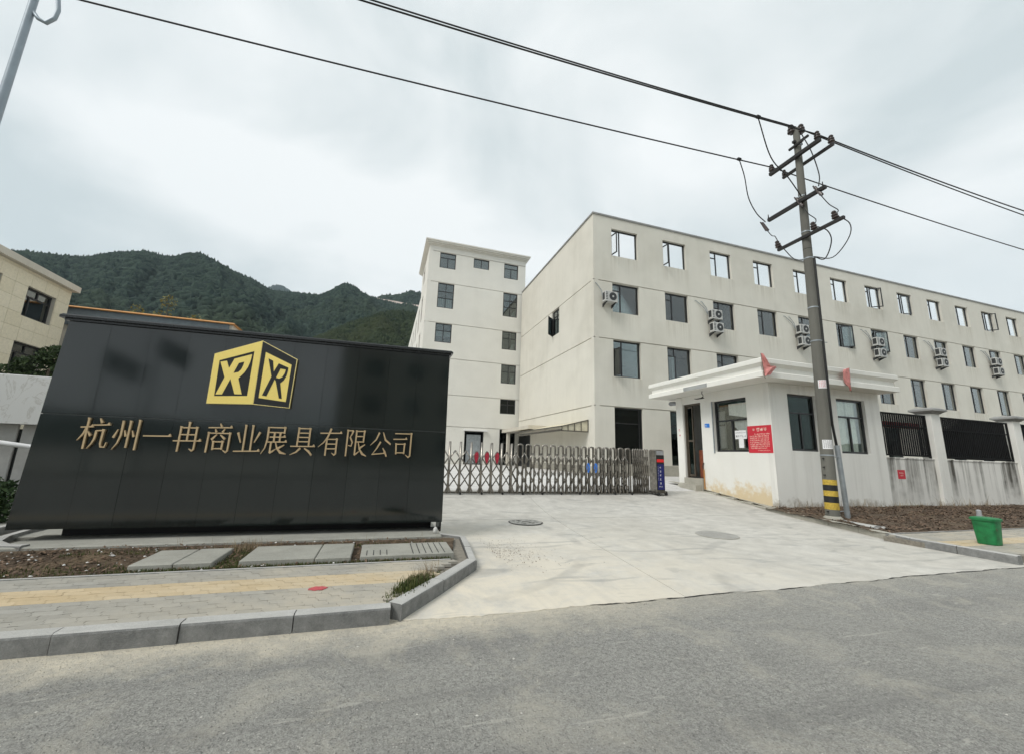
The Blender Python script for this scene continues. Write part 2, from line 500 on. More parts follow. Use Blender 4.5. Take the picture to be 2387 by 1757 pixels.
def _soil():
    t = NT('dry_soil')
    n = t.noise(7, 7, 0.72)
    g = t.noise(1.3, 5, 0.6)
    f = t.noise(70, 4, 0.75)
    col = t.ramp(n, [(0.3, (0.085, 0.062, 0.045)), (0.7, (0.215, 0.165, 0.12))])
    col = t.mix(t.math('MULTIPLY', t.ramp(g, [(0.5, 0.0), (0.7, 1.0)]), 0.6), col, (0.33, 0.25, 0.155))
    col = t.mix(0.5, col, t.ramp(f, [(0.3, 0.35), (0.7, 1.0)]), 'MULTIPLY')
    t.bump(t.math('ADD', n, t.math('MULTIPLY', f, 0.5)), 0.9, 0.04)
    return t.done(col, 0.95, 0, 0.15)


def _marble():
    t = NT('veined_marble')
    v = t.pos((1.3, 1.3, 0.75))
    n = t.noise(1.6, 7, 0.6, v, 1.6)
    vein = t.ramp(t.math('ABSOLUTE', t.math('SUBTRACT', n, 0.5)), [(0.0, 1.0), (0.022, 0.0)])
    col = t.mix(t.math('MULTIPLY', vein, 0.55), (0.62, 0.62, 0.60), (0.36, 0.34, 0.30))
    return t.done(col, 0.3, 0, 0.5)


M['soil'] = _soil()
M['marble'] = _marble()


# ---------------------------------------------------------------- mesh helpers
def FR(y):
    """frame of a face that looks to -Y: u runs along X, d comes out of the face"""
    return lambda u, d, z: (u, y - d, z)


def SD(x):
    """frame of a face that looks to -X: u runs along Y"""
    return lambda u, d, z: (x - d, u, z)


def ID(u, d, z):
    return (u, d, z)


class MB:
    def __init__(s):
        s.v = []
        s.f = []

    def add(s, vs, fs):
        b = len(s.v)
        s.v += [tuple(v) for v in vs]
        s.f += [tuple(i + b for i in f) for f in fs]
        return s

    def box(s, u0, u1, d0, d1, z0, z1, fr=ID):
        vs = [fr(u, d, z) for z in (z0, z1) for d in (d0, d1) for u in (u0, u1)]
        return s.add(vs, [(0, 1, 3, 2), (4, 6, 7, 5), (0, 4, 5, 1), (1, 5, 7, 3), (3, 7, 6, 2), (2, 6, 4, 0)])

    def cbox(s, u0, u1, d0, d1, z0, z1, fr=ID, c=0.01):
        """box with chamfered upright and top edges"""
        rings = []
        for z, k in ((z0, 0), (z1 - c, 0), (z1, c)):
            a, b, e, g = u0 + k, u1 - k, d0 + k, d1 - k
            rings.append([(a + c, e), (b - c, e), (b, e + c), (b, g - c), (b - c, g), (a + c, g), (a, g - c), (a, e + c)])
        vs = [fr(p[0], p[1], z) for r, z in zip(rings, (z0, z1 - c, z1)) for p in r]
        fs = []
        for k in range(2):
            for i in range(8):
                j = (i + 1) % 8
                fs.append((k * 8 + i, k * 8 + j, k * 8 + 8 + j, k * 8 + 8 + i))
        fs.append(tuple(range(16, 24)))
        fs.append(tuple(range(7, -1, -1)))
        return s.add(vs, fs)

    def quad(s, *p):
        return s.add(p, [tuple(range(len(p)))])

    def prism(s, poly, d0, d1, fr):
        """polygon in (u,z), extruded along d"""
        n = len(poly)
        vs = [fr(u, d0, z) for u, z in poly] + [fr(u, d1, z) for u, z in poly]
        fs = [tuple(range(n - 1, -1, -1)), tuple(range(n, 2 * n))]
        fs += [(i, (i + 1) % n, n + (i + 1) % n, n + i) for i in range(n)]
        return s.add(vs, fs)

    def slabpoly(s, poly, z0, z1):
        n = len(poly)
        vs = [(x, y, z0) for x, y in poly] + [(x, y, z1) for x, y in poly]
        fs = [tuple(range(n - 1, -1, -1)), tuple(range(n, 2 * n))]
        fs += [(i, (i + 1) % n, n + (i + 1) % n, n + i) for i in range(n)]
        return s.add(vs, fs)

    def tube(s, pts, r, n=8, cap=True):
        pts = [Vector(p) for p in pts]
        rs = r if isinstance(r, (list, tuple)) else [r] * len(pts)
        vs, fs = [], []
        t = (pts[1] - pts[0]).normalized()
        up = Vector((0, 0, 1)) if abs(t.z) < 0.9 else Vector((1, 0, 0))
        a = t.cross(up).normalized()
        for i, p in enumerate(pts):
            if i == 0:
                t = pts[1] - pts[0]
            elif i == len(pts) - 1:
                t = pts[-1] - pts[-2]
            else:
                t = (pts[i + 1] - p).normalized() + (p - pts[i - 1]).normalized()
            t.normalize()
            a = (a - t * a.dot(t)).normalized()
            b = t.cross(a)
            for k in range(n):
                w = 2 * math.pi * k / n
                vs.append(p + (a * math.cos(w) + b * math.sin(w)) * rs[i])
        for i in range(len(pts) - 1):
            for k in range(n):
                j = (k + 1) % n
                fs.append((i * n + k, i * n + j, (i + 1) * n + j, (i + 1) * n + k))
        if cap:
            fs.append(tuple(range(n - 1, -1, -1)))
            fs.append(tuple(range((len(pts) - 1) * n, len(pts) * n)))
        return s.add(vs, fs)

    def disc(s, c, nrm, r, th, n=20):
        c = Vector(c)
        nrm = Vector(nrm).normalized()
        return s.tube([c, c + nrm * th], r, n)

    def lathe(s, c, axis, prof, n=12):
        """prof: (distance along axis, radius)"""
        c = Vector(c)
        a = Vector(axis).normalized()
        return s.tube([c + a * q for q, _ in prof], [r for _, r in prof], n)

    def build(s, name, mat, parent=None, smooth=False, loc=None, flip=True):
        me = bpy.data.meshes.new(name)
        o = bpy.data.objects.new(name, me)
        COL.objects.link(o)
        off = Vector((0, 0, 0))
        if parent is not None:
            o.parent = parent
            p = parent
            while p is not None:
                off += Vector(p.location)
                p = p.parent
        if loc is not None:
            o.location = Vector(loc) - off
            off = Vector(loc)
        me.from_pydata([(v[0] - off.x, v[1] - off.y, v[2] - off.z) for v in s.v], [], s.f)
        if flip and len(s.f) < 60000:
            bm = bmesh.new()
            bm.from_mesh(me)
            bmesh.ops.recalc_face_normals(bm, faces=bm.faces)
            bm.to_mesh(me)
            bm.free()
        if smooth:
            for p in me.polygons:
                p.use_smooth = True
            if smooth != 'all' and hasattr(me, 'set_sharp_from_angle'):
                me.set_sharp_from_angle(angle=R(40))
        if mat is not None:
            me.materials.append(mat)
        return o


def share(src, name, loc, parent, mat=None):
    """another object that shares the mesh of src (loc in world space)"""
    o = bpy.data.objects.new(name, src.data)
    COL.objects.link(o)
    off = Vector((0, 0, 0))
    p = parent
    if parent is not None:
        o.parent = parent
        while p is not None:
            off += Vector(p.location)
            p = p.parent
    o.location = Vector(loc) - off
    return o


def tag(o, label=None, cat=None, group=None, kind=None):
    if label:
        o['label'] = label
    if cat:
        o['category'] = cat
    if group:
        o['group'] = group
    if kind:
        o['kind'] = kind
    return o


def thing(name, loc, label, cat, group=None):
    o = bpy.data.objects.new(name, None)
    o.empty_display_size = 0.2
    COL.objects.link(o)
    o.location = loc
    return tag(o, label, cat, group)


def empty_struct(name, loc=(0, 0, 0)):
    o = bpy.data.objects.new(name, None)
    COL.objects.link(o)
    o.location = loc
    o['kind'] = 'structure'
    return o


def copy_tree(o, parent=None):
    c = o.copy()
    COL.objects.link(c)
    if parent is not None:
        c.parent = parent
    for ch in o.children:
        copy_tree(ch, c)
    return c


def wall_grid(mb, fr, u0, u1, z0, z1, openings, seams=(), t=0.28, groove=0.07, gw=0.024):
    """wall with window holes, thickness t behind the face, seams cut as grooves"""
    us = {u0, u1}
    zs = {z0, z1}
    for a, b, c, d in openings:
        us |= {max(u0, a), min(u1, b)}
        zs |= {max(z0, c), min(z1, d)}
    for s in seams:
        zs |= {s - gw, s + gw}
    us, zs = sorted(us), sorted(zs)

    def depth(i, j):
        if i < 0 or j < 0 or i >= len(us) - 1 or j >= len(zs) - 1:
            return None
        cu, cz = (us[i] + us[i + 1]) / 2, (zs[j] + zs[j + 1]) / 2
        for a, b, c, d in openings:
            if a < cu < b and c < cz < d:
                return None
        for s in seams:
            if abs(cz - s) < gw:
                return -groove
        return 0.0
    for i in range(len(us) - 1):
        for j in range(len(zs) - 1):
            d = depth(i, j)
            if d is None:
                continue
            a, b, c, e = us[i], us[i + 1], zs[j], zs[j + 1]
            mb.quad(fr(a, d, c), fr(b, d, c), fr(b, d, e), fr(a, d, e))
            mb.quad(fr(a, -t, c), fr(b, -t, c), fr(b, -t, e), fr(a, -t, e))
            for di, dj, p, q in ((-1, 0, (a, c), (a, e)), (1, 0, (b, c), (b, e)), (0, -1, (a, c), (b, c)), (0, 1, (a, e), (b, e))):
                n = depth(i + di, j + dj)
                lo = -t if n is None else n
                if lo < d:
                    mb.quad(fr(p[0], d, p[1]), fr(q[0], d, q[1]), fr(q[0], lo, q[1]), fr(p[0], lo, p[1]))
    return mb


def glyph_marks(mb, fr, u, z, s, rng, d0, d1, flip=1):
    """a few short pen strokes in a square cell of size s: print too small to read"""
    k = rng.randint(3, 5)
    for i in range(k):
        if rng.random() < 0.55:
            zz = z + s * (0.12 + 0.76 * i / max(1, k - 1))
            a, b = rng.uniform(0.02, 0.25), rng.uniform(0.7, 0.98)
            mb.box(u + flip * s * a, u + flip * s * b, d0, d1 + 0.0002 * i, zz - s * 0.055, zz + s * 0.055, fr)
        else:
            uu = rng.uniform(0.15, 0.85)
            a, b = rng.uniform(0.0, 0.3), rng.uniform(0.65, 1.0)
            mb.box(u + flip * s * (uu - 0.06), u + flip * s * (uu + 0.06), d0, d1 + 0.0002 * i + 0.0001, z + s * a, z + s * b, fr)


def leaf_cloud(mb, centre, rad, n, size, rng, flat=0.0):
    """n leaf quads spread through an ellipsoid volume"""
    cx, cy, cz = centre
    for _ in range(n):
        while True:
            p = Vector((rng.uniform(-1, 1), rng.uniform(-1, 1), rng.uniform(-1, 1)))
            if p.length < 1:
                break
        if rng.random() < 0.6:
            p = p.normalized() * rng.uniform(0.72, 1.0)
        c = Vector((cx + p.x * rad[0], cy + p.y * rad[1], cz + p.z * rad[2]))
        a = Vector((rng.uniform(-1, 1), rng.uniform(-1, 1), rng.uniform(-1, 1) * (1 - flat))).normalized()
        b = a.cross(Vector((rng.uniform(-1, 1), rng.uniform(-1, 1), rng.uniform(-1, 1)))).normalized()
        s = size * rng.uniform(0.6, 1.3)
        mb.add([c - a * s, c - b * s * 0.42, c + a * s, c + b * s * 0.42], [(0, 1, 2, 3)])


def lerp_table(tab, x):
    if x <= tab[0][0]:
        return tab[0][1]
    for (a, b), (c, d) in zip(tab, tab[1:]):
        if x <= c:
            f = (x - a) / (c - a)
            return b + (d - b) * f
    return tab[-1][1]


PROFILE = [(3.9, 0.006), (4.5, 0.007), (6.5, 0.010), (8.0, 0.022), (9.0, 0.045), (9.9, 0.075), (11.0, 0.165), (12.3, 0.31), (13.5, 0.42), (15.0, 0.53), (18.0, 0.69), (30.0, 0.74), (90.0, 0.74)]


def gz(y):
    """height of the driveway and yard surface"""
    return lerp_table(PROFILE, y)


# ---------------------------------------------------------------- ground, road, driveway, yard
rng = random.Random(5)
tag(MB().box(-1900, 1900, -1900, 1900, -0.5, -0.12).build('ground', M['land']), kind='structure')
mb = MB()
nx, ny = 2, 2
mb.box(-140, 140, -9, 4.16, -0.11, 0.0)
tag(mb.build('road', M['asphalt']), kind='structure')


def grid_sheet(mb, xl, xr, ys, dz=0.0, skirt=0.08, nx=6, rag=0.0):
    """sheet that follows the ground profile between two side lines"""
    b = len(mb.v)
    for y in ys:
        a, c = xl(y), xr(y)
        for i in range(nx + 1):
            xx = a + (c - a) * i / nx
            yy = y + (rag * (noise.noise(Vector((xx * 1.1, 1.5, 0))) + 0.6 * noise.noise(Vector((xx * 5.5, 2.5, 0))) + 0.35 * noise.noise(Vector((xx * 19, 4.5, 0)))) if y == ys[0] else 0)
            mb.v.append((xx, yy, gz(y) + dz))
    w = nx + 1
    for j in range(len(ys) - 1):
        for i in range(nx):
            k = b + j * w + i
            mb.f.append((k, k + 1, k + w + 1, k + w))
    rim = [b + i for i in range(w)] + [b + j * w + nx for j in range(1, len(ys))] + [b + (len(ys) - 1) * w + i for i in range(nx - 1, -1, -1)] + [b + j * w for j in range(len(ys) - 2, 0, -1)]
    o = len(mb.v)
    for k in rim:
        x, y, z = mb.v[k]
        mb.v.append((x, y, z - skirt))
    n = len(rim)
    for i in range(n):
        mb.f.append((rim[i], rim[(i + 1) % n], o + (i + 1) % n, o + i))
    return mb


def yr(a, b, n):
    return [a + (b - a) * i / n for i in range(n + 1)]


jx = lambda y: 3.37 + (y - 3.9) * 0.133          # long joint of the driveway
drive = empty_struct('driveway')
base = MB()
grid_sheet(base, lambda y: 0.0, lambda y: 12.6, yr(4.17, 13.0, 18), -0.035)
ck = MB()
for _ in range(46):
    cxk = rng.uniform(2.2, 10.0)
    yk = 4.045 + 0.05 * (noise.noise(Vector((cxk * 1.1, 1.5, 0))) + 0.6 * noise.noise(Vector((cxk * 5.5, 2.5, 0))))
    lk, wk = rng.uniform(0.05, 0.32), rng.uniform(0.005, 0.016)
    ck.add([(cxk - lk, yk + rng.uniform(-.012, .012), 0.004), (cxk, yk - wk, 0.0045), (cxk + lk, yk + rng.uniform(-.012, .012), 0.004), (cxk, yk + wk, 0.0045)], [(0, 1, 2, 3)])
tag(ck.build('edge_cracks', M['black'], drive), kind='stuff')
base.build('joint_base', M['joint_sand'], drive)
G = 0.0045
for xl, xr, ya, yb in ((lambda y: 0.0, lambda y: jx(y) - G, 4.07, 9.25), (lambda y: jx(y) + G, lambda y: 12.6, 4.07, 9.25),
                       (lambda y: 0.0, lambda y: jx(y) - G, 9.27, 13.0), (lambda y: jx(y) + G, lambda y: 12.6, 9.27, 13.0)):
    rg_ = ya < 5
    grid_sheet(MB(), xl, xr, ([4.05, 4.2] if rg_ else []) + yr(ya + (0.3 if rg_ else 0), yb, 14), 0.0, 0.03, 150 if rg_ else 6, 0.05 if rg_ else 0).build('concrete_slab', M['drive'], drive)
mb = MB()
grid_sheet(mb, lambda y: -60.0, lambda y: 90.0, yr(13.01, 19, 8) + yr(19.5, 89, 10), 0.0)
grid_sheet(mb, lambda y: -60.0, lambda y: -0.01, yr(7.6, 13.0, 10), -0.004)
grid_sheet(mb, lambda y: 12.61, lambda y: 90.0, yr(9.0, 13.0, 8), -0.004)
tag(mb.build('yard', M['yard']), kind='structure')

# raised ground of the verge beside the sign and of the verge by the fence
PZ = 0.137
mb = MB()
mb.slabpoly([(-40, 4.15), (0.2, 4.15), (0.33, 4.2), (1.22, 5.5), (1.38, 7.1), (1.1, 7.45), (1.1, 10.2), (-40, 10.2)], -0.1, PZ - 0.045)
tag(mb.build('verge_base', M['joint_sand']), kind='structure')


def soil_patch(name, poly_fn, x0, x1, y0, y1, nx, ny, z, amp, seed):
    b = MB()
    for j in range(ny + 1):
        for i in range(nx + 1):
            x, y = x0 + (x1 - x0) * i / nx, y0 + (y1 - y0) * j / ny
            x, y = poly_fn(x, y)
            h = noise.fractal(Vector((x * 1.7 + seed, y * 1.7, 0)), 1.0, 2.0, 4) * amp + noise.noise(Vector((x * 11, y * 11, seed))) * amp * 0.35
            e = min(1, min(j, ny - j) / 2)
            b.v.append((x, y, z + h * e))
    w = nx + 1
    for j in range(ny):
        for i in range(nx):
            k = j * w + i
            b.f.append((k, k + 1, k + w + 1, k + w))
    return tag(b.build(name, M['soil'], None, 'all'), kind='structure')


soil_patch('soil_bed', lambda x, y: (min(x, 0.98 + (y - 5.45) * 0.19) if x > 0.9 else x, y), -9, 1.3, 5.575, 7.02, 150, 26, PZ - 0.012, 0.022, 3)
soil_patch('planting_bed', lambda x, y: (max(x, 10.2 + max(0, y - 6.0) * 0.32), y), 10.2, 45, 5.98, 9.93, 190, 40, 0.15, 0.05, 17)

# paved footpath of interlocking pavers
pav = empty_struct('footpath', (0, 0, PZ))
PW, PH, GAP = 0.2, 0.1018, 0.0026


def paver_poly(x, y, w=PW, h=PH):
    s = 0.016
    a, b, c, d = x + GAP / 2, x + w - GAP / 2, y + GAP / 2, y + h - GAP / 2
    m = (a + b) / 2
    k = 0.006
    return [(a + s, c), (m - 0.02, c + k * 0.4), (m + 0.02, c - k * 0.4), (b + s, c), (b + s * 0.8, c + h * 0.36), (b - s * 0.8, c + h * 0.58), (b - s, d), (m + 0.02, d - k * 0.4), (m - 0.02, d + k * 0.4), (a - s, d), (a - s * 0.8, c + h * 0.58), (a + s * 0.8, c + h * 0.36)]


protos = {}
cells = []
for r in range(14):
    y = 4.147 + r * PH
    for k in range(-34, 9):
        x = k * PW + (0.1 if r % 2 else 0.0) - 0.05
        cxm, cym = x + 0.1, y + 0.05
        if cxm > 0.10 + (cym - 4.15) * 0.66 or cxm > 0.98 or x < -6.6:
            continue
        vis = cxm > -2.75 - (cym - 4.15) * 0.78
        cells.append((0 if vis else 1, cxm ** 2 + cym ** 2, r, x, y))
cells.sort()
rest = {'paver_grey': MB(), 'paver_yellow': MB()}
for i, (_, _, r, x, y) in enumerate(cells):
    mk = 'paver_yellow' if 6 <= r <= 9 else 'paver_grey'
    dz = rng.uniform(-0.002, 0.0015)
    if i < 300:
        key = mk
        if key not in protos:
            q = MB().slabpoly(paver_poly(x, y), PZ + dz - 0.035, PZ + dz)
            protos[key] = q.build('paver', M[mk], pav, loc=(x, y, PZ + dz))
        else:
            share(protos[key], 'paver', (x, y, PZ + dz), pav)
    else:
        rest[mk].slabpoly(paver_poly(x, y), PZ + dz - 0.035, PZ + dz)
for mk, b in rest.items():
    tag(b.build('outer_pavers', M[mk], pav), kind='stuff')
# edging strip behind the pavers
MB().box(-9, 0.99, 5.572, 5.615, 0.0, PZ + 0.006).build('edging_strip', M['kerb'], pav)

# footpath past the driveway
path2 = empty_struct('far_footpath', (10, 4.2, 0.14))
b2 = {'paver_grey': MB(), 'paver_yellow': MB()}
for r in range(17):
    y = 4.2 + r * PH
    for k in range(60):
        x = 10.13 + k * PW + (0.1 if r % 2 else 0)
        b2['paver_yellow' if 6 <= r <= 9 else 'paver_grey'].slabpoly(paver_poly(x, y), 0.105, 0.14 + rng.uniform(-0.003, 0.002))
for mk, b in b2.items():
    tag(b.build('small_pavers', M[mk], path2), kind='stuff')
MB().box(10.05, 60, 4.19, 5.99, -0.1, 0.104).build('bedding', M['joint_sand'], path2)
MB().box(22.3, 60, 4.2, 5.95, 0.1045, 0.137).build('outer_paving', M['paver_grey'], path2)
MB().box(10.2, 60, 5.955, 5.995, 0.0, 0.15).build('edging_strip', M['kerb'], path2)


def kerb_stone(parent, p, q, w, z0, z1, c=0.02, zq=None, mat='kerb', grow=0.0):
    """one stone from p to q; w is measured to the rear (left of the direction p->q)"""
    p, q = Vector((*p, 0)), Vector((*q, 0))
    d = (q - p).normalized()
    n = Vector((-d.y, d.x, 0))
    prof = [(0, z0), (0, z1 - c), (c * 0.3, z1 - c * 0.3), (c, z1), (w, z1), (w, z0)]
    dzq = 0 if zq is None else zq
    vs = []
    for e, dz in ((p, 0), (q, dzq)):
        for a, z in prof:
            v = e + n * a
            vs.append((v.x, v.y, z + dz + rng.uniform(-0.002, 0.002)))
    m = len(prof)
    fs = [tuple(range(m)), tuple(range(2 * m - 1, m - 1, -1))] + [(i, (i + 1) % m, m + (i + 1) % m, m + i) for i in range(m)]
    b = MB()
    b.add(vs, fs)
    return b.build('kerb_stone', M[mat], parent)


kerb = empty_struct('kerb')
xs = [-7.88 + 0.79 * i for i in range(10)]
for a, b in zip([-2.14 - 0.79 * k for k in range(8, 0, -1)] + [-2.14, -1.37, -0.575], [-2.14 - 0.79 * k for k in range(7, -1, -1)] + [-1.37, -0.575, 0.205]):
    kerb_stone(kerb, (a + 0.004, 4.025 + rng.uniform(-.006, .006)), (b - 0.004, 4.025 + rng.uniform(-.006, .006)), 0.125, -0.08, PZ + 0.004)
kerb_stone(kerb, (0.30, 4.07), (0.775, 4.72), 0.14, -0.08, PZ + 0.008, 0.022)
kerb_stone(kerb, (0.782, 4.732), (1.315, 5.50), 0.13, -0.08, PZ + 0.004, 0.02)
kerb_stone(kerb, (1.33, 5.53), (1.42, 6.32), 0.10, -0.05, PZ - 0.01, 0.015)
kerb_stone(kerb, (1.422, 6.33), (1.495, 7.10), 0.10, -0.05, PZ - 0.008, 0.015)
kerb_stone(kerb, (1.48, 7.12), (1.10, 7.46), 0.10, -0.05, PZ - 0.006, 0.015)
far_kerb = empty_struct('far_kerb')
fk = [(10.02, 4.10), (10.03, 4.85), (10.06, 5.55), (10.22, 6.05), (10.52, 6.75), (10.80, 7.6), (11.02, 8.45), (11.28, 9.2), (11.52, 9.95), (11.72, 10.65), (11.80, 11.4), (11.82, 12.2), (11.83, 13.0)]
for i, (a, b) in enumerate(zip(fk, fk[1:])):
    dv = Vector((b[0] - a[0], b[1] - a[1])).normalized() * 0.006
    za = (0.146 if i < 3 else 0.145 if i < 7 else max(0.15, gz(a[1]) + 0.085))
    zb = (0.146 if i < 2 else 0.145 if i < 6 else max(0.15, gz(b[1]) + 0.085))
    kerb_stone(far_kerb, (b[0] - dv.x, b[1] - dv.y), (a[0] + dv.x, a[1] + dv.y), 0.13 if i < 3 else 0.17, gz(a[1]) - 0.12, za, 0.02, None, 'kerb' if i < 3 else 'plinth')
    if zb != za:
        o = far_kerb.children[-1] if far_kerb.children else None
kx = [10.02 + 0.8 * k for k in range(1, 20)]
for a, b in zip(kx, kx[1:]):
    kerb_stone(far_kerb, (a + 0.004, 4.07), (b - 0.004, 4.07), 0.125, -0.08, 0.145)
mb = MB()
for ya, yb in zip(yr(9.3, 15, 14), yr(9.3, 15, 14)[1:]):
    za, zb = max(0.145, gz(ya) + 0.08), max(0.145, gz(yb) + 0.08)
    xa, xb = (min(11.98, lerp_table([(p[1], p[0]) for p in fk], y) + 0.10) for y in (ya, yb))
    mb.quad((xa, ya, za), (12.3, ya, za), (12.3, yb, zb), (xb, yb, zb))
tag(mb.build('guardhouse_apron', M['plinth']), kind='structure')
# neighbour's curving kerb at the sign's far end
nk = empty_struct('neighbour_kerb')
pts = [(-4.25, 7.02), (-4.52, 7.1), (-4.78, 7.35), (-4.95, 7.75), (-5.02, 8.25), (-5.02, 8.9)]
for a, b in zip(pts, pts[1:]):
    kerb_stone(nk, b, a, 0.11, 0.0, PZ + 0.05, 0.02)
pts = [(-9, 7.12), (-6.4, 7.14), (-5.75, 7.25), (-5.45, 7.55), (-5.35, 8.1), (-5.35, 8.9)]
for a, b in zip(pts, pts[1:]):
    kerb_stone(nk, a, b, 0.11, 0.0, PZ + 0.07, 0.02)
tag(MB().slabpoly([(-12, 7.2), (-6.4, 7.25), (-5.8, 7.35), (-5.56, 7.6), (-5.46, 8.1), (-5.46, 9.3), (-12, 9.3)], 0.0, PZ + 0.05).build('neighbour_paving', M['slab']), kind='structure')

# concrete cover slabs lying in the bed
SL = [(-2.52, -2.115, 5.71, 6.43, 'pale concrete cover slab beside the bare soil, farthest from the driveway'),
      (-2.105, -1.735, 5.71, 6.45, 'pale concrete cover slab with a clean edge beside a strip of dry straw'),
      (-1.47, -0.665, 5.72, 6.48, 'wide mossy concrete cover slab in the middle of the bed below the black sign'),
      (-0.655, -0.25, 5.69, 6.49, 'narrow concrete cover slab between the wide mossy one and the grooved one'),
      (-0.14, 1.05, 5.70, 6.38, 'grooved grey concrete cover slab next to the driveway kerb')]
for i, (a, b, c, d, lab) in enumerate(SL):
    m = MB().cbox(a, b, c, d, 0.10, 0.197, c=0.008)
    o = tag(m.build('cover_slab', M['slab'], loc=((a + b) / 2, (c + d) / 2, 0.1)), lab, 'concrete slab', 'concrete cover slabs in the bed')
    if i == 4:
        for k in range(13):
            x = a + 0.07 + k * 0.083
            if 4 <= k <= 6:
                continue
            y1 = c + (0.30 if k < 5 else 0.64)
            MB().box(x, x + 0.012, c + 0.03, y1, 0.1972, 0.1990).build('groove', M['seam'], o)
# footing strip that carries the sign
tag(MB().cbox(-4.55, 1.08, 7.03, 7.9, 0.0, 0.165, c=0.015).build('sign_footing', M['slab']), kind='structure')
tag(MB().box(-4.9, 1.08, 7.9, 9.4, 0.0, PZ).build('rear_verge', M['slab']), kind='structure')

# manhole covers
for (x, y, r, lab, mk) in ((3.21, 8.86, 0.375, 'round iron manhole cover with a dark rim, nearer the black sign', 'manhole'), (6.75, 7.02, 0.42, 'plain round cement manhole cover, nearer the utility pole', 'manhole')):
    z = gz(y)
    t = thing('manhole_cover', (x, y, z), lab, 'manhole cover', 'manhole covers in the driveway')
    MB().disc((x, y, z - 0.02), (0, 0, 1), r * 0.96, 0.030, 36).build('cover', M['manhole'], t)
    ring = MB()
    n = 40
    for k in range(n):
        a, b = 2 * math.pi * k / n, 2 * math.pi * (k + 1) / n
        ri, ro = r * 0.965, r * (1.03 if r < 0.4 else 0.99)
        zz = z + 0.012 if r < 0.4 else z + 0.0105
        ring.add([(x + math.cos(a) * ri, y + math.sin(a) * ri, zz), (x + math.cos(a) * ro, y + math.sin(a) * ro, zz - 0.006), (x + math.cos(b) * ro, y + math.sin(b) * ro, zz - 0.006), (x + math.cos(b) * ri, y + math.sin(b) * ri, zz)], [(0, 1, 2, 3)])
    ring.build('rim', M['iron'] if r < 0.4 else M['plinth'], t)
    if r < 0.4:
        st = MB()
        for k in range(26):
            a, q = rng.uniform(0, 6.28), r * 0.78 * math.sqrt(rng.random())
            px, py = x + math.cos(a) * q, y + math.sin(a) * q
            st.box(px - 0.03, px + 0.03, py - 0.008, py + 0.008, z + 0.010, z + 0.0125 + 0.0001 * k)
        tag(st.build('raised_studs', M['iron'], t), kind='stuff')
# red spray mark on the pavers
n = 36
pl = [(-0.485 + math.cos(2 * math.pi * k / n) * 0.082 * (1 + 0.12 * math.sin(k * 1.9) + 0.07 * math.sin(k * 0.7)), 4.70 + math.sin(2 * math.pi * k / n) * 0.06 * (1 + 0.12 * math.sin(k * 1.3))) for k in range(n)]
tag(MB().slabpoly(pl, PZ + 0.002, PZ + 0.006).build('paint_mark', M['red_paint']), 'red spray paint blot on the grey pavers', 'paint mark')

b = MB()
for _ in range(7500):
    r_ = 1.9 + 5.5 * rng.random() ** 1.5
    a = R(rng.uniform(-40, 75))
    x, y = math.sin(a) * r_, math.cos(a) * r_
    if y > 3.98:
        if rng.random() < 0.75:
            continue
        y = 3.98 - abs(rng.gauss(0, 0.25))
        if x > 5:
            continue
    s_ = rng.uniform(0.002, 0.0048) * (1.9 if rng.random() < 0.03 else 1)
    a = rng.uniform(0, 3.14)
    v = [(x + math.cos(a + k * 1.57) * s_ * (1.4 if k % 2 else 0.8), y + math.sin(a + k * 1.57) * s_, 0.0006) for k in range(4)] + [(x, y, s_ * 0.8)]
    b.add(v, [(0, 1, 4), (1, 2, 4), (2, 3, 4), (3, 0, 4)])
tag(b.build('road_grit', M['grit'], flip=False), kind='stuff')
# dry leaf on the road
tag(MB().add([(-1.905, 2.45, 0.004), (-1.86, 2.47, 0.02), (-1.80, 2.50, 0.006), (-1.85, 2.445, 0.012)], [(0, 1, 2), (0, 2, 3)]).build('leaf', M['litter']), 'single dry brown leaf lying on the road surface', 'leaf')

# loose things nobody counts
b = MB()
for _ in range(170):
    x, y = rng.uniform(-5.2, 0.95), rng.uniform(5.62, 7.0)
    if x > -1.6 and 5.7 < y < 6.5 and rng.random() < 0.8:
        continue
    s = rng.uniform(0.006, 0.02) * (1.5 if rng.random() < 0.08 else 1)
    z = PZ + 0.006
    a = rng.uniform(0, 3.14)
    v = [(x + math.cos(a + k * 1.57) * s * (1.3 if k % 2 else 0.8), y + math.sin(a + k * 1.57) * s, z) for k in range(4)] + [(x, y, z + s * 0.8)]
    b.add(v, [(0, 1, 4), (1, 2, 4), (2, 3, 4), (3, 0, 4)])
tag(b.build('pebbles', M['pebble'], flip=False), kind='stuff')


def litter(name, n, region, zf, size, mat):
    b = MB()
    for _ in range(n):
        x, y = region()
        z = zf(x, y) + rng.uniform(0.004, 0.03)
        s = size * rng.uniform(0.5, 1.4)
        a, tl = rng.uniform(0, 6.28), rng.uniform(-0.5, 0.5)
        dx, dy = math.cos(a) * s, math.sin(a) * s
        b.add([(x - dx, y - dy, z - tl * s), (x - dy * 0.4, y + dx * 0.4, z), (x + dx, y + dy, z + tl * s), (x + dy * 0.4, y - dx * 0.4, z + 0.003)], [(0, 1, 2, 3)])
    return tag(b.build(name, M[mat], flip=False), kind='stuff')


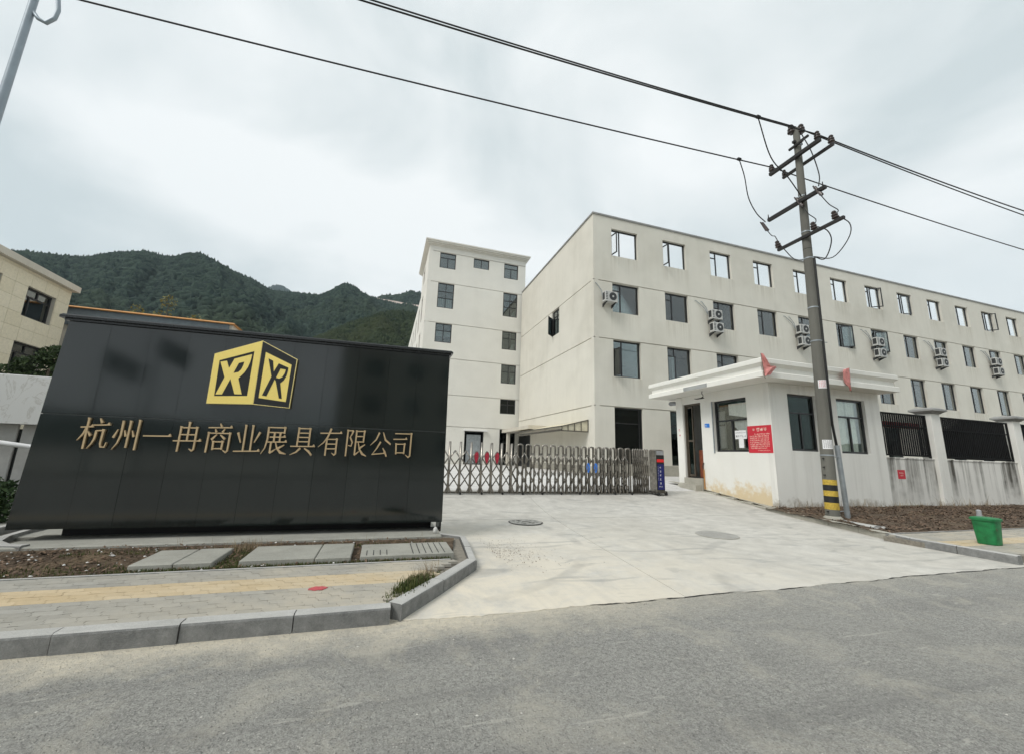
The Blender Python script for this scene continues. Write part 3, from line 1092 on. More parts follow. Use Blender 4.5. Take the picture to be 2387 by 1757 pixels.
b = MB()
for _ in range(420):
    x, y = rng.uniform(-6.5, -2.6) if rng.random() < 0.8 else rng.uniform(-2.6, 0.9), rng.uniform(5.66, 6.95)
    s_ = rng.uniform(0.012, 0.05) * rng.random()
    v = [(x + math.cos(k * 1.256 + y) * s_ * rng.uniform(.7, 1.3), y + math.sin(k * 1.256 + y) * s_ * rng.uniform(.7, 1.3), PZ - 0.012) for k in range(5)] + [(x + s_ * .2, y, PZ - 0.01 + s_ * 0.9)]
    b.add(v, [(k, (k + 1) % 5, 5) for k in range(5)])
tag(b.build('clods', M['soil'], flip=False), kind='stuff')
litter('leaf_litter', 2600, lambda: (rng.uniform(-5.5, 0.9), rng.uniform(5.62, 7.0)), lambda x, y: PZ - 0.005, 0.03, 'litter')


def bed2():
    y = rng.uniform(6.05, 9.9)
    return rng.uniform(10.4 + max(0, y - 6) * 0.33, 30), y


litter('dead_leaves', 26000, bed2, lambda x, y: 0.15 + 0.05 * noise.noise(Vector((x * 1.3, y * 1.3, 0))), 0.042, 'litter')
litter('dirt_crumbs', 420, lambda: (1.75 + abs(rng.gauss(0, 0.45)), 6.35 + rng.gauss(0, 0.45)), lambda x, y: gz(y) - 0.003, 0.012, 'litter')


def blades(name, spots, mat, lean=0.5):
    b = MB()
    for x, y, z, h, w in spots:
        a = rng.uniform(0, 6.28)
        l = rng.uniform(0.1, lean) * h
        tx, ty = x + math.cos(a) * l, y + math.sin(a) * l
        px, py = -math.sin(a) * w, math.cos(a) * w
        mx_, my_ = x + math.cos(a) * l * 0.35, y + math.sin(a) * l * 0.35
        b.add([(x - px, y - py, z), (x + px, y + py, z), (mx_ + px * .7, my_ + py * .7, z + h * 0.6), (mx_ - px * .7, my_ - py * .7, z + h * 0.6), (tx, ty, z + h)], [(0, 1, 2, 3), (3, 2, 4)])
    return tag(b.build(name, M[mat], flip=False), kind='stuff')


g = []
for _ in range(3600):       # tuft behind the chamfered kerb
    t_ = rng.random()
    x, y = 0.17 + t_ * 0.62 + rng.gauss(0, 0.05), 4.24 + t_ * 0.95 + rng.gauss(0, 0.05)
    den = math.exp(-((t_ - 0.42) / 0.25) ** 2)
    if rng.random() < den:
        g.append((x, y, PZ - 0.02, rng.uniform(0.02, 0.09) * (0.6 + den * 0.6), 0.005))
blades('weeds', g, 'weed')
g = []
for _ in range(110):
    t_ = min(1, max(0, rng.gauss(0.6, 0.14)))
    g.append((0.2 + t_ * 0.62 + rng.gauss(0, 0.03), 4.27 + t_ * 0.95 + rng.gauss(0, 0.03), PZ - 0.02, rng.uniform(0.08, 0.22), 0.0022))
for _ in range(160):
    g.append((rng.gauss(-1.62, 0.12), rng.gauss(6.62, 0.12), PZ - 0.01, rng.uniform(0.05, 0.17), 0.0025))
for _ in range(60):
    g.append((rng.uniform(-2.6, 1.0), rng.uniform(6.5, 7.0), PZ, rng.uniform(0.04, 0.2), 0.0022))
for _ in range(420):
    x = rng.uniform(12.2, 24)
    g.append((x, 9.82 - abs(rng.gauss(0, 0.12)), 0.13, rng.uniform(0.08, 0.5) * rng.random(), 0.006))
blades('dry_stalks', g, 'dry', 0.7)
g = []
for _ in range(5200):
    u = rng.random()
    if u < 0.45:
        x, y = rng.uniform(-2.7, 1.0), rng.uniform(5.625, 5.70)
    elif u < 0.75:
        x, y = rng.uniform(-3.6, 1.05), 6.56 + abs(rng.gauss(0, 0.1))
    elif u < 0.85:
        x, y = rng.uniform(-1.73, -1.48), rng.uniform(5.7, 6.6)
    else:
        x, y = rng.uniform(-4.2, -2.5), rng.gauss(5.75, 0.16)
        if y < 5.62:
            continue
    g.append((x, y, PZ - 0.015, rng.uniform(0.015, 0.055), 0.004))
blades('verge_grass', g, 'weed')


# ---------------------------------------------------------------- black granite sign wall
SY = 7.41
sign = thing('sign_wall', (-1.75, SY, PZ), 'long black polished granite entrance wall with a gold cube emblem and bronze characters', 'sign wall')
ZB, ZM, ZT = 0.318, 1.882, 3.30


def ztop(x):
    return 3.245 + (x + 4.6) * 0.0096



def edge_x(side, z):
    f = (z - ZB) / (3.38 - ZB)
    return (-4.685 + 0.125 * f) if side < 0 else (1.122 - 0.048 * f)


MB().add([(edge_x(-1, ZB) + 0.02, SY + 0.04, ZB), (edge_x(1, ZB) - 0.012, SY + 0.04, ZB), (edge_x(1, ZT) - 0.012, SY + 0.04, ZT), (edge_x(-1, ZT) + 0.02, SY + 0.04, ZT - 0.058),
          (edge_x(-1, ZB) + 0.02, SY + 0.52, ZB), (edge_x(1, ZB) - 0.012, SY + 0.52, ZB), (edge_x(1, ZT) - 0.012, SY + 0.52, ZT), (edge_x(-1, ZT) + 0.02, SY + 0.52, ZT - 0.058)],
         [(0, 1, 2, 3), (4, 7, 6, 5), (0, 4, 5, 1), (3, 2, 6, 7), (0, 3, 7, 4), (1, 5, 6, 2)]).build('core', M['black'], sign)
MB().box(-4.3, 0.98, SY + 0.40, SY + 0.5, 0.16, ZB).build('recessed_base', M['black'], sign)  # black colour stands in for the shadow under the wall
MB().box(1.085, 1.112, SY + 0.02, SY + 0.5, 0.16, ZB - 0.002).build('end_foot', M['granite_cap'], sign)
JX = [-4.57, -4.055, -3.55, -3.05, -2.55, -2.05, -1.55, -1.04, -0.52, 0.0, 0.5]
for (z0, z1) in ((ZB, ZM), (ZM, ZT)):
    xsl = [None] + JX[1:] + [None]
    for i in range(len(xsl) - 1):
        a, b = xsl[i], xsl[i + 1]
        g_ = 0.0015
        pr = rng.uniform(-0.0012, 0.0012)
        la = [edge_x(-1, z0), edge_x(-1, z1)] if a is None else [a + g_, a + g_]
        lb = [edge_x(1, z0), edge_x(1, z1)] if b is None else [b - g_, b - g_]
        tilt = rng.uniform(-0.0012, 0.0012)
        z1a, z1b = (z1 - g_, z1 - g_) if z1 == ZM else (ztop(la[1]) - g_, ztop(lb[1]) - g_)
        y0, y1 = SY + pr - tilt, SY + pr + tilt
        if z0 == ZM:
            z0_ = ZM + 0.005
        else:
            z0_ = z0
        if z1 == ZM:
            z1a = z1b = ZM - 0.005
        q = MB().add([(la[0], y0, z0_ + g_), (lb[0], y1, z0_ + g_), (lb[1], y1, z1b), (la[1], y0, z1a),
                      (la[0], SY + 0.028, z0 + g_), (lb[0], SY + 0.028, z0 + g_), (lb[1], SY + 0.028, z1b), (la[1], SY + 0.028, z1a)],
                     [(0, 1, 2, 3), (4, 7, 6, 5), (0, 4, 5, 1), (3, 2, 6, 7), (0, 3, 7, 4), (1, 5, 6, 2)])
        q.build('granite_panel', M['granite'], sign)
MB().box(-4.60, 1.085, SY + 0.003, SY + 0.02, ZM - 0.0045, ZM + 0.0045).build('sealed_joint', M['sealant'], sign)
# end cladding towards the gate and the cap
MB().add([(edge_x(1, ZB) - 0.011, SY + 0.03, ZB), (edge_x(1, ZB) + 0.004, SY + 0.03, ZB), (edge_x(1, ZB) + 0.004, SY + 0.52, ZB), (edge_x(1, ZB) - 0.011, SY + 0.52, ZB),
          (edge_x(1, ZT) - 0.011, SY + 0.03, ZT), (edge_x(1, ZT) + 0.004, SY + 0.03, ZT), (edge_x(1, ZT) + 0.004, SY + 0.52, ZT), (edge_x(1, ZT) - 0.011, SY + 0.52, ZT)],
         [(0, 3, 2, 1), (4, 5, 6, 7), (0, 1, 5, 4), (1, 2, 6, 5), (2, 3, 7, 6), (3, 0, 4, 7)]).build('end_panel', M['granite_cap'], sign)
cpb = MB().box(-4.60, 1.10, SY - 0.035, SY + 0.56, ZT + 0.002, ZT + 0.035).cbox(-4.66, 1.135, SY - 0.075, SY + 0.58, ZT + 0.037, 3.392, c=0.02)
cpb.v = [(x, y, z + (x - 1.1) * 0.0096) for x, y, z in cpb.v]
cpb.build('cap', M['granite_cap'], sign)
# emblem: a cube in two flat faces, gold and black
LY = SY - 0.075
logo = MB().prism([(-2.653, 2.143), (-2.657, 2.935), (-2.019, 3.223), (-1.472, 2.964), (-1.492, 2.143), (-2.02, 2.172)], -0.002, 0.0695, FR(SY)).build('emblem', M['gold_edge'], sign)


def outline(name, poly, d, mat, th=0.004, hole=None):
    b = MB()
    f = FR(SY)
    if hole is None:
        b.prism(poly, d, d + th, f)
    else:
        n, m = len(poly), len(hole)
        bm = bmesh.new()
        vs = [bm.verts.new(f(u, d + th, z)) for u, z in poly]
        hs = [bm.verts.new(f(u, d + th, z)) for u, z in hole]
        es = [bm.edges.new((vs[i], vs[(i + 1) % n])) for i in range(n)] + [bm.edges.new((hs[i], hs[(i + 1) % m])) for i in range(m)]
        bmesh.ops.triangle_fill(bm, use_beauty=True, edges=es)
        bm.verts.index_update()
        allv = [tuple(v.co) for v in bm.verts]
        fs = [tuple(v.index for v in fc.verts) for fc in bm.faces]
        bm.free()
        k = len(allv)
        b.add(allv + [(x, y + th, z) for x, y, z in allv], fs + [(i, (i + 1) % n, k + (i + 1) % n, k + i) for i in range(n)] + [(n + i, n + (i + 1) % m, k + n + (i + 1) % m, k + n + i) for i in range(m)])
    return b.build(name, mat, logo)


outline('gold_face', [(-2.648, 2.150), (-2.651, 2.930), (-2.021, 3.214), (-2.021, 2.179)], 0.0705, M['gold'], 0.006, [(-2.564, 2.267), (-2.573, 2.835), (-2.113, 3.033), (-2.118, 2.301)])
outline('recess', [(-2.570, 2.262), (-2.578, 2.838), (-2.108, 3.040), (-2.113, 2.296)], 0.0702, M['logo_black'], 0.001)
outline('monogram', [(-2.556, 2.812), (-2.471, 2.837), (-2.427, 2.719), (-2.373, 2.879), (-2.139, 2.978), (-2.141, 2.915), (-2.150, 2.845), (-2.170, 2.760), (-2.205, 2.675), (-2.277, 2.569), (-2.196, 2.320), (-2.297, 2.318), (-2.384, 2.555), (-2.463, 2.300), (-2.55, 2.295), (-2.467, 2.572)], 0.0715, M['gold'], 0.006,
        [(-2.357, 2.648), (-2.304, 2.816), (-2.231, 2.845), (-2.236, 2.790), (-2.258, 2.715), (-2.290, 2.670)])
outline('black_face', [(-2.014, 2.184), (-2.014, 3.210), (-1.484, 2.956), (-1.504, 2.154)], 0.0705, M['logo_black'], 0.002)
outline('gold_panel', [(-1.955, 2.282), (-1.949, 3.036), (-1.548, 2.861), (-1.559, 2.244)], 0.0727, M['gold'], 0.003)
outline('monogram', [(-1.897, 2.934), (-1.826, 2.902), (-1.794, 2.723), (-1.738, 2.866), (-1.588, 2.808), (-1.590, 2.745), (-1.601, 2.668), (-1.630, 2.595), (-1.676, 2.541), (-1.622, 2.288), (-1.667, 2.296), (-1.747, 2.573), (-1.766, 2.596), (-1.848, 2.316), (-1.912, 2.325), (-1.817, 2.643)], 0.0760, M['logo_black'], 0.002,
        [(-1.749, 2.628), (-1.702, 2.781), (-1.622, 2.772), (-1.632, 2.710), (-1.660, 2.645), (-1.700, 2.618)])

# twelve bronze characters, every stroke a raised bar. (points on a 100 grid, width)
Hs, Vs = 4.6, 7.0
CH = [
 [('h', [(3, 69), (45, 72)]), ('v', [(25, 99), (24, -1)]), ('l', [(24, 70), (15, 46), (0, 26)]), ('d', [(29, 56), (41, 42)]), ('d', [(62, 100), (71, 85)]), ('h', [(45, 77), (99, 80)]),
  ('l', [(58, 60), (56, 32), (48, 14), (37, 0)]), ('t', [(57, 59), (83, 61)]), ('v', [(81, 63), (79, 16)]), ('b', [(79, 18), (82, 7), (95, 6), (99, 22)])],
 [('d', [(16, 66), (4, 38)]), ('l', [(29, 96), (29, 48), (21, 20), (7, -1)]), ('d', [(39, 64), (46, 44)]), ('v', [(55, 95), (53, 6)]), ('d', [(65, 64), (74, 43)]), ('v', [(86, 99), (84, -1)])],
 [('h', [(0, 48), (99, 50)])],
 [('t', [(19, 81), (80, 82)]), ('v', [(20, 84), (18, -2)]), ('v', [(79, 84), (78, 6)]), ('k', [(79, 9), (72, 2), (60, 9)]), ('v', [(49, 100), (48, 36)]), ('t', [(20, 57), (79, 58)]), ('h', [(-2, 35), (101, 37)])],
 [('d', [(47, 101), (55, 89)]), ('h', [(4, 85), (96, 88)]), ('d', [(31, 81), (37, 70)]), ('d', [(68, 83), (60, 70)]), ('v', [(9, 68), (7, -2)]), ('t', [(8, 66), (92, 67)]), ('v', [(91, 69), (90, 5)]), ('k', [(91, 8), (84, 0), (70, 8)]),
  ('d', [(41, 62), (22, 43)]), ('d', [(54, 61), (74, 46)]), ('v', [(31, 38), (32, 7)]), ('t', [(30, 36), (68, 37)]), ('v', [(67, 39), (66, 9)]), ('t', [(32, 12), (66, 13)])],
 [('v', [(35, 99), (35, 7)]), ('v', [(64, 99), (64, 7)]), ('D', [(7, 72), (22, 36)]), ('D', [(95, 76), (76, 38)]), ('h', [(-2, 5), (102, 8)])],
 [('t', [(18, 95), (87, 96)]), ('v', [(86, 98), (85, 74)]), ('t', [(18, 77), (85, 78)]), ('l', [(18, 97), (18, 52), (12, 20), (-2, -2)]), ('h', [(26, 60), (92, 62)]), ('v', [(45, 76), (45, 43)]), ('v', [(69, 76), (69, 43)]), ('h', [(18, 42), (99, 44)]),
  ('v', [(35, 42), (34, 2)]), ('k', [(33, 3), (44, 8), (58, 18)]), ('d', [(91, 33), (66, 20)]), ('r', [(53, 42), (62, 20), (78, 5), (101, 0)])],
 [('v', [(27, 98), (25, 32)]), ('v', [(75, 98), (75, 32)]), ('t', [(26, 96), (76, 97)]), ('t', [(26, 79), (75, 80)]), ('t', [(26, 63), (75, 64)]), ('t', [(26, 47), (75, 48)]), ('h', [(-2, 29), (102, 31)]), ('l', [(41, 23), (24, 8), (0, -2)]), ('r', [(58, 23), (78, 12), (92, -2)])],
 [('h', [(2, 82), (98, 85)]), ('l', [(49, 101), (37, 70), (21, 48), (-2, 30)]), ('v', [(34, 62), (32, -2)]), ('t', [(33, 60), (79, 61)]), ('v', [(78, 63), (78, 6)]), ('k', [(79, 8), (72, 1), (60, 9)]), ('t', [(33, 42), (78, 43)]), ('t', [(33, 24), (78, 25)])],
 [('v', [(9, 98), (8, -2)]), ('t', [(9, 96), (34, 97)]), ('l', [(34, 97), (28, 82), (20, 70)]), ('b', [(21, 72), (33, 52), (29, 37), (15, 40)]), ('v', [(49, 97), (48, 4)]), ('k', [(46, 4), (56, 9), (69, 19)]), ('t', [(48, 95), (87, 96)]), ('v', [(86, 98), (84, 52)]), ('t', [(49, 75), (85, 76)]), ('t', [(49, 54), (85, 55)]),
  ('d', [(93, 45), (70, 31)]), ('r', [(60, 54), (69, 26), (83, 9), (103, 0)])],
 [('l', [(41, 94), (28, 66), (2, 43)]), ('r', [(59, 96), (72, 66), (99, 49)]), ('l', [(50, 58), (34, 32), (14, 8)]), ('h', [(12, 8), (76, 14)]), ('r', [(62, 34), (74, 18), (82, 1)])],
 [('t', [(9, 93), (91, 94)]), ('v', [(90, 96), (89, 6)]), ('k', [(90, 8), (82, 0), (66, 10)]), ('h', [(3, 70), (70, 72)]), ('v', [(18, 53), (20, 11)]), ('t', [(17, 51), (61, 52)]), ('v', [(60, 54), (58, 13)]), ('t', [(19, 17), (59, 18)])],
]


def stroke(b, kind, pts, fr_, d):
    n = len(pts)
    W = {'h': [4.4, 4.4], 't': [4.2, 4.2], 'v': [7.2, 6.6], 'd': [3.5, 8.5], 'D': [9.0, 3.5], 'l': [8.0, 7.0, 4.5, 1.8], 'r': [3.5, 6.5, 9.0, 3.0], 'k': [7.5, 6.0, 2.0], 'b': [6.5, 6.0, 5.5, 3.0]}[kind]
    if kind == 'l' and n == 3:
        W = [8.0, 6.0, 2.0]
    if kind == 'r' and n == 3:
        W = [4.0, 8.0, 6.5]
    L, Rr = [], []
    for i, (x, y) in enumerate(pts):
        a = pts[max(0, i - 1)]
        c = pts[min(n - 1, i + 1)]
        dx, dy = c[0] - a[0], c[1] - a[1]
        q = math.hypot(dx, dy)
        w = W[min(i, len(W) - 1)] / 2
        L.append((x - dy / q * w, y + dx / q * w))
        Rr.append((x + dy / q * w, y - dx / q * w))
    for i in range(n - 1):
        b.prism([Rr[i], Rr[i + 1], L[i + 1], L[i]], d - 0.016 if False else 0.004, d + i * 0.0004, fr_)
    x, y = pts[-1]
    if kind == 'h':
        b.prism([(x - 13, y - 2.2), (x + 1.5, y - 2.2), (x - 1, y + 4.5), (x - 5, y + 8)], 0.004, d + 0.0015, fr_)
    if kind == 'v':
        x, y = pts[0]
        b.prism([(x - 4.2, y - 3), (x + 5.2, y - 5), (x + 4.6, y + 1.5), (x - 4.6, y + 2.5)], 0.004, d + 0.0015, fr_)


centres = [-3.965, -3.575, -3.21, -2.825, -2.42, -2.025, -1.645, -1.235, -0.825, -0.425, -0.025, 0.345]
for cx_, strokes in zip(centres, CH):
    b = MB()
    hs = 0.00435
    w_ = 0.00345
    fr_ = lambda u, d, z, cx_=cx_: (cx_ + (u - 50) * w_, SY - d, 1.412 + z * hs)
    for i, (k, p) in enumerate(strokes):
        stroke(b, k, p, fr_, 0.034 + i * 0.0007)
    b.build('bronze_character', M['bronze'], sign)
# pale pebble caught under the far corner of the wall
tag(MB().lathe((0.985, 7.22, 0.165), (0.05, 0, 1), [(0, 0.02), (0.03, 0.036), (0.08, 0.033), (0.105, 0.012)], 8).build('stone', M['pebble'], None, 'all'), 'small pale stone standing under the end of the black wall', 'stone')


# ---------------------------------------------------------------- windows
WC = {}


def make_window(parent, fr, u0, u1, z0, z1, style, glass_m, rec=0.12, name='window', fm='frame_black'):
    """frame, panes and sashes set REC behind the wall face"""
    b = MB()
    fw, fd = 0.068, 0.07
    d1 = -rec
    d0 = d1 - fd
    b.box(u0, u1, d0, d1, z0, z0 + fw, fr).box(u0, u1, d0, d1, z1 - fw, z1, fr)
    b.box(u0, u0 + fw, d0, d1 - .002, z0 + fw, z1 - fw, fr).box(u1 - fw, u1, d0, d1 - .002, z0 + fw, z1 - fw, fr)
    w, h = u1 - u0, z1 - z0
    bars = []
    for kind, pos, a, c in style:
        t = 0.027
        if kind == 'v':
            x = u0 + pos * w
            b.box(x - t, x + t, d0 + .004, d1 - .004, z0 + fw + a * (h - 2 * fw), z0 + fw + c * (h - 2 * fw), fr)
        else:
            z = z0 + pos * h
            b.box(u0 + fw + a * (w - 2 * fw), u0 + fw + c * (w - 2 * fw), d0 + .008, d1 - .008, z - t, z + t, fr)
    o = b.build(name, M[fm], parent)
    if glass_m:
        MB().box(u0 + .02, u1 - .02, d0 + 0.03, d0 + 0.036, z0 + .02, z1 - .02, fr).build('pane', M[glass_m], o)
    return o


def open_sash(win, fr, u0, u1, z0, z1, ang, rec, hinge='lo', gm='glass'):
    """casement leaf swung outwards about its upright edge"""
    w = u1 - u0
    c, s = math.cos(R(ang)), math.sin(R(ang))
    if hinge == 'lo':
        f2 = lambda u, d, z: fr(u0 + u * c - d * s, -rec + u * s + d * c, z)
    else:
        f2 = lambda u, d, z: fr(u1 - u * c + d * s, -rec + u * s + d * c, z)
    b = MB()
    t = 0.06
    b.box(0, w, 0, .04, z0, z0 + t, f2).box(0, w, 0, .04, z1 - t, z1, f2).box(0, t, 0.001, .039, z0 + t, z1 - t, f2).box(w - t, w, 0.001, .039, z0 + t, z1 - t, f2)
    b.build('sash', M['frame_black'], win)
    MB().box(t * .5, w - t * .5, 0.017, 0.022, z0 + t * .5, z1 - t * .5, f2).build('pane', M[gm], win)


def curtain(win, fr, u0, u1, z0, z1, d, mat, folds=9, amp=0.035, ztop=None):
    b = MB()
    n = folds * 4
    for i in range(n + 1):
        u = u0 + (u1 - u0) * i / n
        dd = d + amp * math.sin(i * math.pi / 2 + 0.4) + amp * 0.4 * math.sin(i * 1.9)
        b.v.append(fr(u, dd, z0 if ztop is None else z0 + (ztop - z0) * i / n))
        b.v.append(fr(u, dd * 1.0, z1))
    b.f += [(2 * i, 2 * i + 2, 2 * i + 3, 2 * i + 1) for i in range(n)]
    return b.build('curtain', M[mat], win, 'all')


# ---------------------------------------------------------------- long factory building
BX, BY, BT = 10.1, 18.0, 14.86
fac = thing('factory_building', (BX, BY, 0.69), 'long cream four-storey factory with open top-floor windows showing the sky', 'building')
f = FR(BY)
colx = [11.25 + 3.432 * i for i in range(14)]
W1 = 1.62
ops, wins = [], []
for i, x in enumerate(colx):
    w = 1.70 if i == 0 else W1
    for row, (z0, z1) in enumerate(((12.56, 14.2), (9.26, 10.945), (5.72, 7.70), (1.24, 4.115))):
        ops.append((x, x + w, z0, z1))
        wins.append((i, row, x, x + w, z0, z1))
SEAMS = (4.14, 7.725, 10.965)
XE = 62.0
b = MB()
wall_grid(b, f, BX, XE, 0.2, BT, ops, SEAMS, 0.30)
b.build('front_wall', M['cream'], fac)
b = MB()
sidewin = (22.45, 23.65, 9.23, 10.945)
wall_grid(b, SD(BX + 0.001), BY + 0.001, 30.0, 0.2, BT, [sidewin, (27.3, 30.0, 0.2, 3.0)], SEAMS, 0.30)
b.build('end_wall', M['cream'], fac)
MB().box(BX + 0.3, XE, 29.7, 30.0, 0.2, BT).build('rear_wall', M['cream'], fac)
cp = MB().box(BX - 0.05, XE, BY - 0.05, BY + 0.34, BT + 0.002, BT + 0.10)
cp.box(BX - 0.05, BX + 0.34, BY + 0.342, 30.0, BT + 0.002, BT + 0.10)
cp.build('coping', M['grey_trim'], fac)
MB().box(BX, XE, BY - 0.045, BY - 0.003, 0.25, 1.215).box(BX - .04, BX - 0.003, BY - 0.045, 27.2, 0.25, 1.10).build('plinth', M['plinth'], fac)
for z, nm in ((4.0, 'floor_slab'), (7.8, 'floor_slab'), (11.05, 'roof_deck')):
    MB().box(BX + 0.31, XE, BY + 0.31, 29.69, z - 0.02, z + 0.18).build(nm, M['interior'], fac)
MB().box(BX + 0.32, XE, BY + 5.5, BY + 5.6, 0.3, 3.97).box(BX + 0.32, XE, BY + 5.5, BY + 5.6, 4.19, 7.77).box(BX + 0.32, XE, BY + 5.5, BY + 5.6, 7.99, 11.02).build('partition', M['interior'], fac)
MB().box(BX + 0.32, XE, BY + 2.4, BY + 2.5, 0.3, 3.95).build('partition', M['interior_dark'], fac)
opened = {(0, 0): ('lo', 82), (1, 0): ('lo', 84), (6, 0): ('mid', 38), (7, 0): ('mid', 12), (10, 0): ('mid', 40), (0, 2): ('lo', 74), (1, 2): ('lo', 12), (5, 1): ('mid', 30), (6, 1): ('mid', 34)}
sty = [('v', 0.34, 0, 1), ('h', 0.76, 0, 0.33)]
for i, row, u0, u1, z0, z1 in wins:
    w, h = u1 - u0, z1 - z0
    if row == 3:
        o = make_window(fac, f, u0, u1, z0, z1, [('v', 0.9, 0, 1), ('h', 0.72, 0, 0.9)], 'glass_dark', 0.10)
        continue
    gm = 'glass_clear' if row == 0 else 'glass'
    op = opened.get((i, row))
    st = [('v', 0.34, 0, 1)] + ([('h', 0.76, 0, 0.33)] if not (op and op[0] == 'lo' and row == 0) else [])
    if row == 0:
        o = make_window(fac, f, u0, u1, z0, z1, st, 'glass_clear' if i not in (0, 1) else None, 0.14)
    else:
        o = make_window(fac, f, u0, u1, z0, z1, st, gm, 0.14)
    if op:
        kind, ang = op
        if kind == 'lo':
            open_sash(o, f, u0 + 0.04, u0 + 0.34 * w - 0.02, z0 + 0.03, z0 + 0.75 * h, ang, 0.12, 'lo', gm)
        else:
            open_sash(o, f, u0 + 0.36 * w, u0 + 0.80 * w, z0 + 0.05, z0 + 0.9 * h, ang, 0.12, 'lo', gm)
    if (i, row) == (0, 1):
        bl = MB()
        for k in range(11):
            a = u0 + 0.38 * w + k * 0.094
            bl.box(a, a + 0.082, -0.24 - 0.02 * (k % 2), -0.225, z0 + 0.05, z1 - 0.04, f)
        bl.build('blind', M['blind'], o)
    elif row == 1 and i in (7, 9):
        curtain(o, f, u0 + 0.4 * w, u1 - 0.1, z0 + 0.06, z1 - 0.04, -0.42, 'curtain', 6, 0.04)
    elif row == 1 and i in (2, 10, 12):
        MB().box(u0 + 0.38 * w, u1 - 0.04, -0.36, -0.345, z0 + 0.04, z1 - 0.3 * (i % 3), f).build('blind', M['blind'], o)
    elif row == 2 and i in (7, 8, 9):
        MB().lathe((u0 + 0.62 * w, BY + 0.7, z0 + 0.03), (0, 0, 1), [(0, 0.22), (0.25, 0.27), (0.42, 0.16), (0.47, 0.03)], 12).build('stored_sack', M['paper'], o, 'all')
    elif row == 2 and i in (0, 1, 2, 6):
        MB().box(u0 + 0.1, u1 - 0.1, -1.9, -1.75, 7.45, 7.5, f).build('strip_light', M['paper'], o)
o = make_window(fac, SD(BX + 0.001), *sidewin, [('v', 0.5, 0, 1), ('h', 0.76, 0, 1)], 'glass', 0.10)
open_sash(o, SD(BX + 0.001), 22.95, 23.62, 9.27, 10.5, 48, 0.08, 'hi')
# canopies on the end wall
b = MB().box(BX - 1.25, BX - 0.004, 24.3, 31.2, 3.22, 3.46)
b.build('concrete_canopy', M['pale_wall'], fac)
aw = MB()
for (ya, yb) in ((18.7, 27.2),):
    aw.quad((BX - 0.01, ya, 3.40), (BX - 1.5, ya, 3.02), (BX - 1.5, yb, 3.02), (BX - 0.01, yb, 3.40))
    aw.quad((BX - 0.01, ya, 3.425), (BX - 1.5, ya, 3.045), (BX - 1.5, yb, 3.045), (BX - 0.01, yb, 3.425))
    aw.quad((BX - 0.01, ya - 0.004, 3.37), (BX - 1.48, ya - 0.004, 3.0), (BX - 1.48, ya - 0.004, 2.84), (BX - 0.01, ya - 0.004, 2.84))
an = aw.build('awning', M['awning'], fac, flip=False)
b = MB().tube([(BX - 0.01, 18.66, 3.43), (BX - 1.52, 18.66, 3.04)], 0.03, 6).tube([(BX - 1.52, 18.66, 3.04), (BX - 1.52, 27.2, 3.04)], 0.035, 6)
b.tube([(BX - 0.01, 18.66, 2.82), (BX - 1.52, 18.66, 2.82)], 0.03, 6).box(BX - 1.55, BX - 1.5, 18.64, 25.0, 2.80, 2.90)
for q in (0.02, 0.42, 0.80, 1.16, 1.5):
    b.tube([(BX - q, 18.655, 2.83), (BX - q, 18.655, 3.42 - 0.25 * q)], 0.02, 6)
b.build('awning_frame', M['steel_dark'], an)
MB().box(BX + 0.02, BX + 0.06, 27.32, 29.98, 0.7, 2.98).build('end_door', M['frame_black'], fac)
MB().box(BX - 1.1, BX - 0.9, 29.3, 29.6, 0.7, 3.22).build('canopy_column', M['pale_wall'], fac)

# air conditioners on the factory front
ax0 = None


def ac_unit(x, z, pipes, label):
    t = thing('air_conditioner', (x, BY, z), label, 'air conditioner', 'outdoor units on the factory wall')
    w, h, dp = 0.76, 0.57, 0.32
    y1 = BY - 0.16
    y0 = y1 - dp
    MB().cbox(x, x + w, y0, y1, z, z + h, c=0.02).build('casing', M['ac_white'], t)
    fx, fz = x + 0.47, z + 0.29
    MB().disc((fx, y0 + 0.012, fz), (0, -1, 0), 0.225, 0.017, 24).build('fan_grille', M['ac_dark'], t)
    MB().disc((fx, y0 - 0.006, fz), (0, -1, 0), 0.055, 0.012, 12).build('fan_hub', M['ac_white'], t)
    q = MB()
    for k in range(5):
        q.box(x + 0.04, x + 0.16, y0 - 0.004, y0 - 0.001, z + 0.09 + k * 0.09, z + 0.13 + k * 0.09)
    q.box(x - 0.003, x - 0.0005, y0 + 0.05, y1 - 0.05, z + 0.1, z + 0.5)
    q.build('side_vent', M['ac_dark'], t)
    for bx in (x + 0.10, x + w - 0.12):
        MB().box(bx, bx + 0.04, y0 + 0.02, BY - 0.003, z - 0.045, z - 0.004).add([(bx, BY - 0.003, z - 0.045), (bx + .04, BY - 0.003, z - 0.045), (bx + .04, BY - 0.003, z - 0.2), (bx, BY - 0.003, z - 0.2), (bx, y0 + 0.1, z - 0.045), (bx + .04, y0 + 0.1, z - 0.045)], [(0, 3, 2, 1), (0, 4, 3), (1, 2, 5), (3, 4, 5, 2)]).build('bracket', M['ac_dark'], t)
    for k in range(pipes):
        px = x - 0.05 - 0.42 * k
        MB().tube([(x + 0.06, BY - 0.10, z + 0.35), (px * 0.4 + (x + 0.05) * 0.6, BY - 0.09, z + 0.72), (px - 0.25, BY - 0.06, z + 1.12), (px - 0.28, BY + 0.02, z + 1.13)], 0.019, 6).build('pipe', M['galv'], t)
    return t


